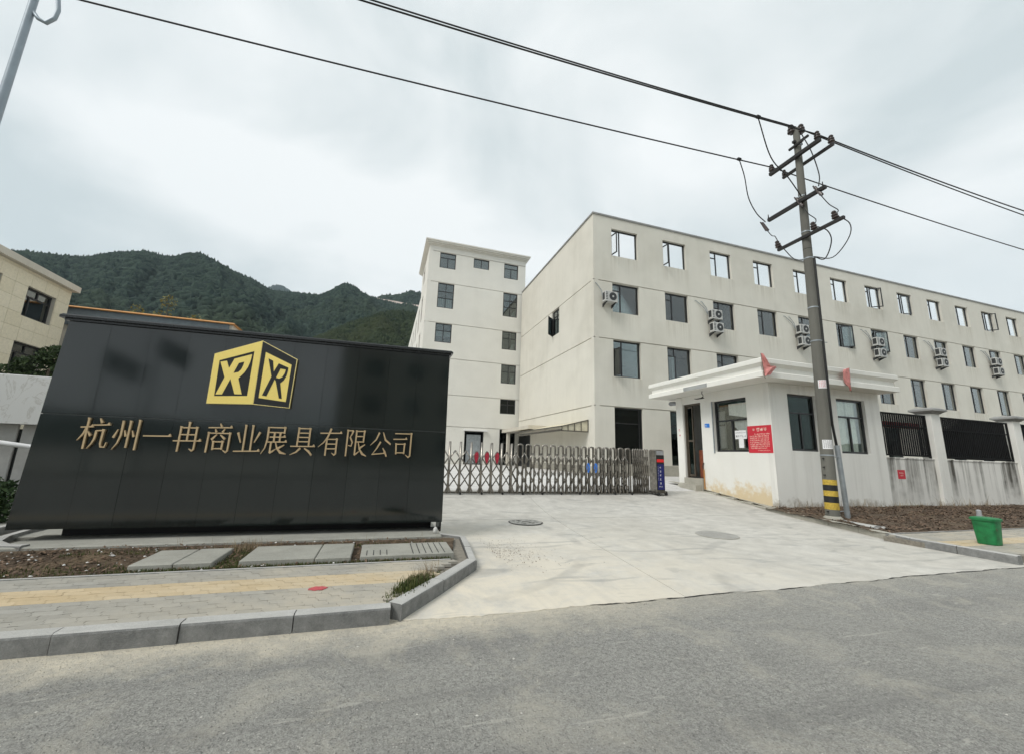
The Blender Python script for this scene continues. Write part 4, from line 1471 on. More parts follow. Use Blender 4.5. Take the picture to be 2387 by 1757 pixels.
ac_unit(10.52, 9.62, 1, 'lone grey-white air conditioner nearest the factory corner')
spots = [(17.52, 'third window from the factory corner'), (24.44, 'fifth window, partly behind the utility pole'), (31.5, 'seventh window, just past the utility pole'), (38.22, 'ninth window of the third floor'), (45.15, 'eleventh window, farthest along the factory')]
for x, where in spots:
    ac_unit(x, 9.60, 2, 'upper air conditioner of the pair beside the ' + where)
    ac_unit(x + 0.05, 8.83, 0, 'lower air conditioner of the pair beside the ' + where)

# ---------------------------------------------------------------- white tower block
TY, TX0, TX1 = 30.3, 2.28, 10.45
tow = thing('tower_block', (TX0, TY, 0.7), 'cream six-storey block behind the gate with a moulded cornice', 'building')
tw = [(3.15, 4.44, 16.06, 17.40), (8.54, 9.79, 16.06, 17.40), (5.91, 7.23, 16.52, 17.38), (3.15, 4.44, 12.71, 14.79), (8.55, 9.80, 12.71, 14.79), (3.16, 4.44, 9.90, 11.44), (8.57, 9.81, 9.90, 11.44),
      (3.16, 4.44, 7.12, 8.66), (8.59, 9.85, 7.12, 8.66), (3.16, 4.44, 4.70, 5.86), (8.61, 9.89, 4.70, 5.86), (8.65, 9.93, 0.75, 3.48), (5.89, 7.39, 0.75, 3.23)]
b = MB()
f2 = FR(TY)
wall_grid(b, f2, TX0, TX1, 0.4, 17.86, tw, (3.5, 5.88, 8.68, 11.46, 14.81, 17.42), 0.28)
b.build('front_wall', M['cream_tower'], tow)
sw = []
for k in range(9):
    y = 33.5 + 3.55 * k
    for (z0, z1) in ((12.6, 14.8), (9.8, 11.45), (7.1, 8.66), (4.7, 5.86)) + (((16.06, 17.4),) if k == 0 else ()):
        sw.append((y, y + 1.25, z0, z1))
b = MB()
wall_grid(b, SD(TX0 + 0.001), TY + 0.001, 36.5, 0.4, 17.86, [q for q in sw if q[1] < 36.4], (11.46, 14.81), 0.28)
b.build('side_wall', M['cream_tower'], tow)
b = MB()
wall_grid(b, SD(TX0 + 0.03), 36.5, 66.0, 0.4, 15.9, [q for q in sw if q[0] > 36.6], (11.46, 14.81), 0.28)
b.box(TX0 + 0.32, TX1, 65.7, 66, 0.4, 15.9).box(TX0 + 0.32, TX1, 36.51, 65.7, 15.7, 15.88)
b.build('rear_wing', M['cream_tower'], tow)
MB().box(TX1 - 0.28, TX1, TY + 0.281, 36.5, 0.4, 17.86).box(TX0 + 0.29, TX1 - 0.29, 36.2, 36.49, 0.4, 17.86).box(TX0 + 0.29, TX1 - .29, TY + 0.29, 36.19, 17.5, 17.7).build('inner_shell', M['cream_tower'], tow)
for z in (3.9, 6.6, 9.4, 12.2, 15.4):
    MB().box(TX0 + 0.31, TX1 - 0.3, TY + 0.3, 36.1, z - 0.1, z + 0.08).build('floor_slab', M['interior'], tow)
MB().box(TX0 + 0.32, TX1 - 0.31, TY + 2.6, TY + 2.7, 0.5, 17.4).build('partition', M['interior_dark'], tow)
b = MB()
for d, za, zb in ((0.06, 17.862, 17.95), (0.16, 17.952, 18.06), (0.28, 18.062, 18.17), (0.34, 18.172, 18.27)):
    b.box(TX0 - d, TX1 + d, TY - d, 36.5 + d, za, zb)
b.build('cornice', M['cream_tower'], tow)
MB().box(TX1 + 0.02, 14.5, 40, 55, 14.9, 16.3).build('stair_head', M['pale_wall'], tow)
grid4 = [('v', 0.5, 0, 1), ('h', 0.66, 0, 1), ('h', 0.40, 0, 1)]
grid2 = [('v', 0.5, 0, 1), ('h', 0.62, 0, 1)]
for i, q in enumerate(tw):
    if i == 12:
        o = make_window(tow, f2, *q, [('v', 0.5, 0, 0.0)], None, 0.1, 'doorway')
        MB().box(q[0] + 0.2, q[1] - 0.2, -0.2, -0.15, q[2], q[3] - 0.25, f2).build('door_leaf', M['galv'], o)
        MB().box(q[0] - 0.12, q[1] + 0.25, 0.003, 0.22, q[3] + 0.02, q[3] + 0.10, f2).build('lintel', M['paper'], tow)
        continue
    st = [('v', 0.5, 0, 1)] if i == 2 else grid4 if i in (3, 4) else [('v', 0.5, 0, 0.68), ('h', 0.68, 0, 1)] if i < 2 else grid2
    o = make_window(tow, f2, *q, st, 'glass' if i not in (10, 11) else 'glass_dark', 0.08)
    if i == 3:
        curtain(o, f2, q[0] + .08, q[1] - .08, q[2] + 0.05, q[2] + 0.98, -0.45, 'curtain', 7, 0.04)
    if i == 5:
        MB().box(q[0] + .06, q[1] - .06, -0.34, -0.33, q[2] + 0.55, q[2] + 0.98, f2).build('blind', M['paper'], o)
    if i in (4, 6, 8):
        MB().add([f2(q[1] - 0.5, -0.4, q[2] + .06), f2(q[1] - 0.1, -0.4, q[2] + .06), f2(q[1] - 0.1, -0.4, q[2] + .7), f2(q[1] - 0.25, -0.4, q[2] + .6)], [(0, 1, 2, 3)]).build('curtain', M['curtain'], o)
for q in sw:
    if q[0] < 52:
        make_window(tow, SD(TX0 + (0.001 if q[0] < 36 else 0.03)), *q, [('v', 0.5, 0, 1)], 'glass_dark', 0.1)


# ---------------------------------------------------------------- guardhouse
GX, GY = 12.01, 9.88
gh = thing('guardhouse', (GX, GY, 0.14), 'small white guardhouse with a deep flat cornice and dark windows beside the gate', 'guardhouse')
fl, ff = SD(GX), FR(GY)
LW = (10.80, 12.30, 1.875, 3.77)
DR = (12.93, 13.90, 0.85, 3.82)
F1, F2 = (12.80, 14.10, 1.94, 3.83), (15.10, 16.55, 1.93, 3.83)
GZ1 = 4.14
b = MB()
wall_grid(b, ff, GX, 17.32, -0.05, GZ1, [F1, F2], (), 0.22)
b.build('front_wall', M['white_paint'], gh)
b = MB()
wall_grid(b, fl, GY + 0.221, 13.92, -0.05, GZ1, [LW, (DR[0], 13.93, 0.30, DR[3])], (), 0.22)
b.build('gate_side_wall', M['white_gate_side'], gh)
b = MB().box(GX + 0.22, 17.32, 14.08, 14.3, 0, GZ1).box(17.1, 17.32, GY + 0.222, 14.08, 0, GZ1)
b.build('rear_wall', M['white_paint'], gh)
cpts = [(GX - 0.02, 13.92), (GX + 0.3, 13.92), (GX + 0.3, 14.32), (GX - 0.02, 14.32)]
MB().cbox(GX - 0.03, GX + 0.30, 13.925, 14.33, 0.40, GZ1 - 0.001, c=0.03).build('corner_column', M['white_paint'], gh)
MB().lathe((GX + 0.13, 14.12, 0.40), (0, 0, 1), [(0, 0.36), (0.10, 0.33), (0.2, 0.23), (0.22, 0.2)], 14).build('column_foot', M['plinth'], gh, True)
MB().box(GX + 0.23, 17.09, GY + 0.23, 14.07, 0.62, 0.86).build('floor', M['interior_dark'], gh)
MB().box(GX + 0.95, 17.08, 13.6, 13.7, 0.87, 4.12).box(GX + 2.75, GX + 2.85, GY + 0.23, 13.59, 0.87, 4.12).build('partition', M['interior_dark'], gh)  # near-black inner walls, added to keep the room dark behind the glass
b = MB().box(GX - 0.10, GX + 0.22, 12.935, 13.92, 0.30, 0.845).box(GX - 0.38, GX - 0.102, 12.98, 13.88, 0.25, 0.60)
b.build('door_step', M['plinth'], gh)
# flat roof with a two-lipped cornice
X0, X1, Y0, Y1 = 11.08, 17.52, 9.28, 14.95
b = MB().cbox(X0, X1, Y0, Y1, 4.145, 4.33, c=0.02).box(X0 + 0.11, X1 - 0.11, Y0 + 0.11, Y1 - 0.11, 4.331, 4.59)
b.add([(x, y, z) for z, k in ((4.50, 0.108), (4.60, 0.0)) for x, y in ((X0 + k, Y0 + k), (X1 - k, Y0 + k), (X1 - k, Y1 - k), (X0 + k, Y1 - k))], [(0, 1, 5, 4), (1, 2, 6, 5), (2, 3, 7, 6), (3, 0, 4, 7)])
b.cbox(X0, X1, Y0, Y1, 4.601, 4.755, c=0.02)
b.build('roof_cornice', M['white_trim'], gh)
MB().box(X0 - 0.012, X0 - 0.001, 11.55, 12.75, 4.16, 4.30).build('broken_lip', M['interior'], gh)
w3 = [('h', 0.60, 0, 1), ('v', 0.5, 0, 0.60)]
o = make_window(gh, fl, *LW, w3, 'glass_curtain', 0.10)
curtain(o, fl, 10.88, 11.72, 3.06, 3.62, -0.175, 'curtain', 9, 0.022, 3.22)
curtain(o, fl, 10.88, 11.48, 2.25, 2.98, -0.18, 'blind', 6, 0.022, 2.75)
MB().box(LW[1] + 0.003, LW[1] + 0.045, 0.003, 0.03, LW[2] - 0.05, LW[3], fl).build('window_guide', M['galv'], o)
o = make_window(gh, ff, *F1, [('h', 0.67, 0, 1), ('v', 0.5, 0, 0.67)], 'glass_dark', 0.10)
bl = MB()
for k in range(22):
    z = F1[2] + 0.05 + k * 0.056
    bl.box(F1[0] + .07, F1[1] - .07, -0.36, -0.352 + 0.0, z, z + 0.045, ff)
bl.build('blind', M['blind'], o)
o = make_window(gh, ff, *F2, [('h', 0.67, 0, 1), ('v', 0.5, 0, 0.67)], 'glass_curtain', 0.10)
curtain(o, ff, F2[0] + .07, F2[0] + .74, F2[2] + 0.05, F2[3] - 0.05, -0.24, 'curtain_green', 4, 0.05)
curtain(o, ff, F2[0] + .76, F2[1] - .22, F2[2] + 0.05, F2[3] - 0.05, -0.25, 'curtain_green', 3, 0.05)
# doorway: brown frame, glazed leaf, red-brown counter inside
b = MB()
for a, c, z0, z1 in ((DR[0], DR[0] + .05, .86, DR[3]), (DR[1] - .06, DR[1], .86, DR[3]), (DR[0] + .05, DR[1] - .06, DR[3] - .07, DR[3])):
    b.box(a, c, -0.17, -0.06, z0, z1, fl)
do = b.build('door', M['frame_brown'], gh)
b = MB()
for a, c, z0, z1 in ((13.50, 13.55, .9, 3.74), (13.79, 13.84, .9, 3.74), (13.55, 13.79, .9, .98), (13.55, 13.79, 2.28, 2.36), (13.55, 13.79, 3.66, 3.74)):
    b.box(a, c, -0.15, -0.10, z0, z1, fl)
b.build('door_leaf', M['frame_brown'], do)
MB().box(13.52, 13.80, -0.13, -0.122, .95, 3.7, fl).build('pane', M['glass_dark'], do)
MB().box(12.99, 13.46, -1.30, -1.25, 2.05, 3.55, fl).build('bright_pane', M['curtain'], do)
MB().box(12.96, 13.46, -1.22, -1.18, 2.95, 3.02, fl).box(13.25, 13.29, -1.22, -1.18, 2.0, 3.6, fl).build('inner_frame', M['frame_black'], do)
MB().box(12.98, 13.46, -0.62, -0.30, .87, 1.95, fl).build('wooden_counter', M['wood_red'], do)
MB().box(13.0, 13.18, -0.295, -0.285, 1.0, 1.66, fl).build('counter_opening', M['black'], do)
MB().tube([(GX - 0.03, 12.90, 0.46), (GX - 0.03, 12.90, 1.15), (GX - 0.03, 12.91, 1.2)], 0.022, 6).build('orange_pipe', M['orange'], gh)
MB().tube([(GX - 0.025, 12.93, 1.15), (GX - 0.06, 12.92, 1.32), (GX - 0.02, 12.9, 1.45)], 0.018, 6).build('cable_end', M['cable'], gh)

# things fixed to the guardhouse
pr = random.Random(3)


def poster(name, fr, u0, u1, z0, z1, mat, label, cat, d=0.004, curl=0.0, group=None):
    """sheet with slightly lifted lower corner; u0 is the viewer's first edge"""
    n = 6
    b = MB()
    for i in range(n + 1):
        for j in range(n + 1):
            a, c = i / n, j / n
            l = curl * (max(0, a - 0.55) * max(0, 0.5 - c) * 4 + max(0, 0.25 - a) * c * 3)
            b.v.append(fr(u0 + (u1 - u0) * a, d + l, z0 + (z1 - z0) * c))
    for i in range(n):
        for j in range(n):
            k = i * (n + 1) + j
            b.f.append((k, k + n + 1, k + n + 2, k + 1))
    m = len(b.v)
    back = [fr(0, 0, 0)]
    o = b.build(name, M[mat], None)
    mod = o.modifiers.new('thick', 'SOLIDIFY')
    mod.thickness = 0.002
    mod.offset = 0
    return tag(o, label, cat, group)


po = poster('notice_poster', fl, 10.82, 9.91, 1.84, 2.745, 'red_poster', 'large red notice with rows of pale print on the guardhouse wall between its windows', 'poster', 0.006)
ink = MB()
for k, u in enumerate((10.62, 10.46, 10.33, 10.20)):
    glyph_marks(ink, fl, u, 2.55, 0.125, pr, 0.0075, 0.0085, -1)
for r in range(8):
    z = 2.46 - r * 0.067
    u = 10.55 if r == 0 else 10.74
    while u > 10.02 + (0.12 if r == 7 else 0):
        glyph_marks(ink, fl, u, z - 0.02, 0.048, pr, 0.0075, 0.0082, -1)
        u -= 0.052
for k in range(9):
    glyph_marks(ink, fl, 10.45 - k * 0.05, 1.90, 0.038, pr, 0.0075, 0.0082, -1)
tag(ink.build('print', M['cream_ink'], po), kind='stuff')
pa = poster('paper_notice', fl, 11.34, 10.86, 2.32, 2.62, 'paper', 'white paper notice with two lines of black print stuck on the guardhouse window', 'notice', 0.012)
ink = MB()
for k in range(9):
    glyph_marks(ink, fl, 11.31 - k * 0.048, 2.52, 0.04, pr, 0.0135, 0.0142, -1)
for k in range(5):
    glyph_marks(ink, fl, 11.30 - k * 0.085, 2.38, 0.075, pr, 0.0135, 0.0142, -1)
tag(ink.build('print', M['ink'], pa), kind='stuff')
poster('paper_sheet', fl, 11.20, 10.99, 2.01, 2.318, 'paper', 'blank white paper strip hanging below the printed notice on the guardhouse window', 'notice', 0.010)
np_ = tag(MB().prism([(12.73, 2.815), (12.52, 2.80), (12.505, 2.815), (12.515, 2.94), (12.53, 2.955), (12.735, 2.955), (12.75, 2.94), (12.745, 2.83)], 0.001, 0.012, fl).build('house_number_plate', M['blue_plate']), 'small blue number plate on the guardhouse wall beside the door', 'number plate')
ink = MB()
glyph_marks(ink, fl, 12.715, 2.845, 0.075, pr, 0.0125, 0.0135, -1)
tag(ink.build('print', M['paper'], np_), kind='stuff')
st = MB()
glyph_marks(st, fl, 14.20, 2.72, 0.10, pr, 0.031, 0.032, -1)
glyph_marks(st, fl, 14.18, 2.5, 0.12, pr, 0.031, 0.032, -1)
tag(st.build('red_stamp', M['red_ink']), 'faint red printed stamp on the guardhouse corner column', 'stamp')
cm = thing('ceiling_fan', (11.55, 12.3, 4.14), 'small dark hook-shaped lamp bracket hanging under the guardhouse eave', 'bracket')
MB().tube([(11.55, 12.3, 4.145), (11.55, 12.32, 4.05), (11.57, 12.27, 3.97), (11.55, 12.3, 3.90)], 0.014, 6).build('stem', M['iron'], cm)
MB().lathe((11.55, 12.3, 3.86), (0, 0, 1), [(0, 0.02), (0.01, 0.07), (0.04, 0.05), (0.07, 0.012)], 10).build('shade', M['iron'], cm, True)
MB().tube([(11.55, 12.3, 3.88), (11.45, 12.5, 3.86), (11.42, 12.58, 3.88)], [0.03, 0.02, 0.01], 6).build('arm', M['iron'], cm)
cm.name = 'lamp_bracket'
fd = thing('floodlight', (GX, 14.34, 3.9), 'small grey floodlight on the end of the guardhouse facing the yard', 'floodlight')
MB().box(GX + 0.02, GX + 0.2, 14.332, 14.36, 3.84, 4.02).build('bracket', M['ac_white'], fd)
MB().lathe((GX + 0.1, 14.40, 3.95), (-0.12, 1, 0.05), [(0, 0.045), (0.1, 0.09), (0.34, 0.10), (0.42, 0.05)], 10).build('housing', M['street_lamp_grey'], fd, True)


def pennant(name, top, foot, outer, label, fold):
    """small torn cloth hanging from a short stick at the cornice; OUTER is its free edge from top to bottom"""
    b = MB()
    nu, nv = 8, 14
    for i in range(nu + 1):
        for j in range(nv + 1):
            a, c = i / nu, j / nv
            p0 = Vector(top).lerp(Vector(foot), c)
            k = c * (len(outer) - 1)
            q = min(int(k), len(outer) - 2)
            p1 = Vector(outer[q]).lerp(Vector(outer[q + 1]), k - q)
            p = p0.lerp(p1, a)
            p.y -= fold * (math.sin(a * 9 + c * 4) * (0.3 + a) + 0.5 * math.sin(a * 4 - c * 11) * a)
            p.z += 0.35 * fold * math.sin(a * 7 + c * 5) * a
            b.v.append(tuple(p))
    for i in range(nu):
        for j in range(nv):
            k = i * (nv + 1) + j
            b.f.append((k, k + nv + 1, k + nv + 2, k + 1))
    o = thing(name, top, label, 'flag', 'small red flags on the cornice')
    cl = b.build('cloth', M['flag'], o, 'all')
    s = cl.modifiers.new('thick', 'SOLIDIFY')
    s.thickness = 0.003
    MB().tube([top, foot, (foot[0] + 0.02, foot[1], foot[2] - 0.05)], 0.009, 5).build('stick', M['bark'], o)


pennant('flag', (11.02, 9.22, 4.86), (11.10, 9.22, 4.12), [(11.04, 9.20, 4.84), (11.13, 9.18, 4.66), (11.24, 9.17, 4.55), (11.38, 9.15, 4.42), (11.60, 9.12, 4.47), (11.40, 9.16, 4.32), (11.27, 9.18, 4.20), (11.14, 9.2, 4.18)], 'faded red pennant drooping from the corner of the guardhouse cornice', 0.045)
pennant('flag', (14.93, 9.22, 4.77), (14.90, 9.24, 4.00), [(14.62, 9.20, 4.68), (14.57, 9.20, 4.60), (14.60, 9.19, 4.40), (14.68, 9.19, 4.22), (14.80, 9.2, 4.08), (14.89, 9.22, 3.99)], 'narrow faded red pennant on the guardhouse cornice past the utility pole', 0.035)

# ---------------------------------------------------------------- fence with low stained wall
fe = thing('boundary_fence', (17.34, 9.95, 0.1), 'low rain-stained white wall with pillars and black steel slat panels beside the guardhouse', 'fence')
MB().box(17.325, 60, 9.95, 10.17, -0.1, 1.82).cbox(17.325, 60, 9.93, 10.19, 1.821, 1.87, c=0.01).build('low_wall', M['stained_wall'], fe)
px = [20.15 + 5.45 * k for k in range(7)]
for x in px:
    MB().cbox(x, x + 0.56, 9.84, 10.28, -0.1, 3.60, c=0.012).build('pillar', M['white_paint'], fe)
    cx_, cy_ = x + 0.28, 10.06
    cb = MB()
    for z0, z1, r0, r1 in ((3.601, 3.64, 0.29, 0.32), (3.641, 3.70, 0.32, 0.43), (3.701, 3.77, 0.44, 0.43), (3.771, 3.83, 0.41, 0.30)):
        vs = [(cx_ + sx * r, cy_ + sy * r * 0.9, z) for z, r in ((z0, r0), (z1, r1)) for sx, sy in ((-1, -1), (1, -1), (1, 1), (-1, 1))]
        cb.add(vs, [(3, 2, 1, 0), (4, 5, 6, 7), (0, 1, 5, 4), (1, 2, 6, 5), (2, 3, 7, 6), (3, 0, 4, 7)])
    cb.build('pillar_cap', M['grey_trim'], fe)
edges = [17.36] + px
slat0 = None
for i in range(5):
    a = 17.37 if i == 0 else px[i - 1] + 0.58
    c = px[i] - 0.02
    fr_ = MB().box(a, c, 10.0, 10.05, 3.47, 3.53).box(a, c, 10.0, 10.05, 1.93, 1.99).box(a, c, 10.003, 10.047, 3.00, 3.05)
    fr_.box(a, a + 0.05, 9.999, 10.051, 1.895, 3.529).box(c - 0.07, c, 9.999, 10.051, 1.895, 3.529)
    fr_.build('panel_frame', M['fence_black'], fe)
    pitch = 0.124
    n = int((c - a - 0.14) / pitch)
    many = MB()
    for k in range(n):
        x = a + 0.08 + k * pitch
        if i < 4:
            if slat0 is None:
                slat0 = MB().box(x, x + 0.066, 10.012, 10.038, 1.992, 3.468).build('slat', M['fence_black'], fe, loc=(x, 10.01, 1.99))
            else:
                share(slat0, 'slat', (x, 10.01, 1.99), fe)
        else:
            many.box(x, x + 0.066, 10.012, 10.038, 1.992, 3.468)
    if many.v:
        tag(many.build('far_slats', M['fence_black'], fe), kind='stuff')
    if i >= 1:
        # shade netting tied behind the panel, sagging between its ties
        nb = MB()
        m = 40
        for q in range(m + 1):
            u = q / m
            sag = 0.30 * abs(math.sin(u * 7.5 + i)) ** 1.4 + 0.55 * max(0, math.sin(u * 9.0 + 2.2 + i)) ** 2 + (0.5 if u > 0.88 else 0) * (u - 0.88) * 8
            nb.v.append((a + 0.05 + (c - a - 0.12) * u, 10.062, 1.9))
            nb.v.append((a + 0.05 + (c - a - 0.12) * u, 10.062 + 0.01 * math.sin(q), 3.28 - sag * 1.0))
        nb.f = [(2 * q, 2 * q + 2, 2 * q + 3, 2 * q + 1) for q in range(m)]
        nb.build('shade_net', M['net'], fe)
    else:
        MB().box(a + 0.1, c - 0.1, 10.20, 10.22, 3.0, 3.22).build('red_strip', M['red_poster'], fe)
MB().box(17.5, 19.05, 9.90, 9.948, -0.05, 0.02).box(17.5, 19.05, 9.90, 9.948, 0.16, 0.20).box(17.5, 17.58, 9.90, 9.948, 0.02, 0.16).build('drain_mouth', M['plinth'], fe)
MB().box(17.58, 19.05, 9.935, 9.9485, 0.021, 0.159).build('drain_hole', M['black'], fe)
pw = poster('small_poster', FR(9.95), 17.92, 18.33, 1.10, 1.42, 'red_poster', 'small red square poster on the stained low wall under the black slats', 'poster', 0.004)
ink = MB()
for k in range(5):
    glyph_marks(ink, FR(9.95), 18.0 + k * 0.05, 1.29, 0.045, pr, 0.0055, 0.0062)
for k in range(3):
    glyph_marks(ink, FR(9.95), 18.04 + k * 0.06, 1.2, 0.05, pr, 0.0055, 0.0062)
tag(ink.build('print', M['cream_ink'], pw), kind='stuff')

# ---------------------------------------------------------------- retractable gate
QY, QZ = 12.3, gz(12.3)
gt = thing('retractable_gate', (5.5, QY, QZ), 'stainless steel folding gate of hoops and crossing bars drawn across the driveway', 'gate')
rails = MB().box(1.3, 9.15, QY - 0.02, QY + 0.02, QZ + 0.035, QZ + 0.062).box(1.3, 9.15, QY + 0.26, QY + 0.30, QZ + 0.035, QZ + 0.062)
rails.build('bottom_rail', M['steel_dark'], gt)
posts = [1.31, 1.64, 1.97, 2.30, 2.63, 2.96, 3.285, 3.61, 3.935]
nz = [QZ + v for v in (0.03, 0.225, 0.435, 0.645, 0.87, 1.08, 1.29)]


def bar(name, pts, r, mat='steel', n=6):
    return MB().tube(pts, r, n).build(name, M[mat], gt, 'all')


for x in posts:
    bar('post', [(x, QY, QZ + 0.03), (x, QY, QZ + 1.56)], 0.036, 'steel', 8)
    bar('post', [(x + 0.05, QY + 0.27, QZ + 0.03), (x + 0.05, QY + 0.27, QZ + 1.54)], 0.028, 'steel_dark', 6)


def lattice(xa, xb, y, r, mat='steel'):
    m = (xa + xb) / 2
    L = [(xa + (m - xa) * 0.55, y, QZ + 0.035), (xa + (m - xa) * 0.35, y, QZ + 0.13), (xa + 0.02, y, nz[1]), (m, y - 0.008, nz[2]), (xa + 0.02, y, nz[3]), (m, y - 0.008, nz[4]), (xa + 0.02, y, nz[5]), (m, y - 0.006, nz[6])]
    bar('lattice_bar', L, r, mat)
    bar('lattice_bar', [(2 * m - p[0], p[1] + 0.016, p[2]) for p in L], r, mat)


for xa, xb in zip(posts, posts[1:]):
    lattice(xa, xb, QY - 0.02, 0.024)
hx = [4.22 + 0.283 * i for i in range(15)]
for i, x in enumerate(hx):
    w = 0.085
    for (y, mt, dx, r) in ((QY, 'steel', 0, 0.026), (QY + 0.27, 'steel_dark', 0.11, 0.022)):
        zt = QZ + 1.555
        pts = [(x + dx - w, y, QZ + 0.03), (x + dx - w, y, zt - 0.06), (x + dx - w * 0.75, y, zt - 0.015), (x + dx, y, zt), (x + dx + w * 0.75, y, zt - 0.015), (x + dx + w, y, zt - 0.06), (x + dx + w, y, QZ + 0.03)]
        bar('hoop', pts, r, mt)
for xa, xb in zip([3.935] + hx, hx):
    lattice(xa, xb, QY - 0.026, 0.0225)
    lattice(xa + 0.11, xb + 0.11, QY + 0.245, 0.014, 'steel_dark')
for k in range(7):          # tightly folded bundle next to the drive unit
    x = 8.40 + k * 0.095
    zt = QZ + 1.555
    bar('hoop', [(x - .03, QY + 0.02 * (k % 2), QZ + 0.03), (x - .03, QY, zt - 0.05), (x, QY, zt), (x + .035, QY, zt - 0.05), (x + .035, QY + 0.02, QZ + 0.03)], 0.019)
    lattice(x - 0.05, x + 0.07, QY - 0.03 + 0.006 * k, 0.013, 'steel_dark')
for k in range(12):
    x = 1.65 + 0.66 * k
    if x > 8.9:
        continue
    MB().disc((x + 0.03, QY - 0.075, QZ + 0.035), (0, 1, 0), 0.035, 0.03, 12).build('wheel', M['rubber'], gt)
    bar('wheel_arm', [(x, QY, QZ + 0.10), (x + 0.03, QY - 0.06, QZ + 0.04)], 0.012, 'steel_dark')


def plate(x, z, w, h, mat, label, rim=True):
    pl = [(x - w * math.sin(t) * (0.75 + 0.25 * math.cos(t)), z + h * math.cos(t)) for t in [2 * math.pi * q / 12 for q in range(12)]]
    o = MB().prism(pl, 0.035, 0.045, FR(QY)).build('diamond_plate', M[mat], gt)
    o['label'] = label
    if rim:
        q = [FR(QY)(u, 0.047, zz) for u, zz in pl]
        MB().tube(q + [q[0]], 0.008, 5, False).build('plate_rim', M['steel'], o)


for x in (2.79, 3.12, 3.45):
    plate(x, QZ + 1.10, 0.095, 0.185, 'red_plate', 'dark red ornamental plate')
for x in (6.62, 6.90):
    plate(x, QZ + 0.86, 0.085, 0.165, 'bluepl', 'bright blue ornamental plate', False)
# drive unit at the guardhouse end
ux0, ux1 = 9.17, 9.56
mo = MB().cbox(ux0, ux1, QY - 0.18, QY + 0.2, QZ + 0.14, QZ + 1.555, c=0.035).build('drive_unit', M['steel'], gt)
fu = FR(QY - 0.18)
MB().prism([(ux0 + .035, QZ + .16), (ux1 - .03, QZ + .16), (ux1 - .03, QZ + 1.36), (ux0 + .035, QZ + 1.36)], 0.001, 0.006, fu).build('dark_panel', M['black'], mo)
MB().prism([(ux0 + .05, QZ + 1.37), (ux1 - .045, QZ + 1.37), (ux1 - .06, QZ + 1.51), (ux0 + .065, QZ + 1.51)], 0.001, 0.006, fu).build('grey_window', M['grey_plastic'], mo)
MB().cbox(ux0 + .055, ux1 - .05, 0.007, 0.03, QZ + 1.12, QZ + 1.22, fu, 0.006).build('red_light', M['red_lens'], mo)
MB().prism([(ux0 + .07, QZ + .19), (ux1 - .045, QZ + .19), (ux1 - .05, QZ + 1.05), (ux0 + .075, QZ + 1.05)], 0.007, 0.010, fu).build('navy_panel', M['navy'], mo)
ink = MB()
for k, z in enumerate((0.90, 0.76, 0.63, 0.50, 0.36)):
    glyph_marks(ink, fu, ux0 + 0.15, QZ + z, 0.075, pr, 0.011, 0.012)
for k in range(9):
    glyph_marks(ink, fu, ux0 + 0.085, QZ + 0.50 + k * 0.055, 0.03, pr, 0.011, 0.012)
for k in range(3):
    glyph_marks(ink, fu, ux0 + 0.115 + k * 0.05, QZ + 0.27, 0.042, pr, 0.011, 0.012)
tag(ink.build('print', M['paper'], mo), kind='stuff')
MB().cbox(ux0 - 0.02, ux1 + 0.05, QY - 0.22, QY + 0.24, QZ + 0.06, QZ + 0.138, c=0.02).build('chassis', M['steel_dark'], gt)
for x in (ux0 + 0.05, ux1 - 0.02):
    MB().disc((x, QY - 0.235, QZ + 0.05), (0, 1, 0), 0.055, 0.05, 14).build('wheel', M['rubber'], gt)
tag(MB().box(1.2, 11.4, QY + 0.10, QY + 0.16, QZ - 0.02, QZ + 0.006).build('gate_track', M['iron']), 'flat iron guide track in the concrete under the folding gate', 'track')

# ---------------------------------------------------------------- utility pole
PX, PY = 11.31, 7.82
pole = thing('utility_pole', (PX, PY, 0.12), 'tall grey concrete utility pole with three steel crossarms and yellow-black bands at its foot', 'utility pole')
LEAN = 0.37 / 11.9


def pc(z):
    return PX + (z - 0.12) * LEAN


def prad(z):
    return 0.160 - 0.0058 * z


pt = plaster('weathered_pole_concrete', (0.165, 0.162, 0.142), (0.075, 0.072, 0.062), 0.7, 0.5, 21.0)
MB().tube([(pc(z), PY, z) for z in (-0.3, 1.74, 4, 6, 8, 10, 11.95)], [prad(z) for z in (-0.3, 1.74, 4, 6, 8, 10, 11.95)], 24).build('shaft', pt, pole, True)


def ring(z0, z1, extra, mat, name, th=None):
    return MB().tube([(pc(z0), PY, z0), (pc(z1), PY, z1)], [prad(z0) + extra, prad(z1) + extra], 28).build(name, M[mat], pole, True)


for z0, z1, m_ in ((0.38, 0.55, 'yellow'), (0.552, 0.71, 'black'), (0.712, 0.85, 'yellow'), (0.852, 0.995, 'black'), (0.997, 1.13, 'yellow')):
    ring(z0, z1, 0.003, m_, 'warning_band')
for z in (1.745, 4.9, 5.9, 7.44, 8.30, 9.5):
    ring(z, z + 0.035, 0.008, 'galv', 'clamp_band')
ring(11.3, 11.36, 0.012, 'galv', 'clamp_band')
ring(7.75, 7.765, 0.002, 'iron', 'segment_joint')
MB().lathe((PX, PY, 0.0), (0, 0, 1), [(0, 0.26), (0.14, 0.24), (0.22, 0.165)], 20).build('foot_collar', M['plinth'], pole, True)


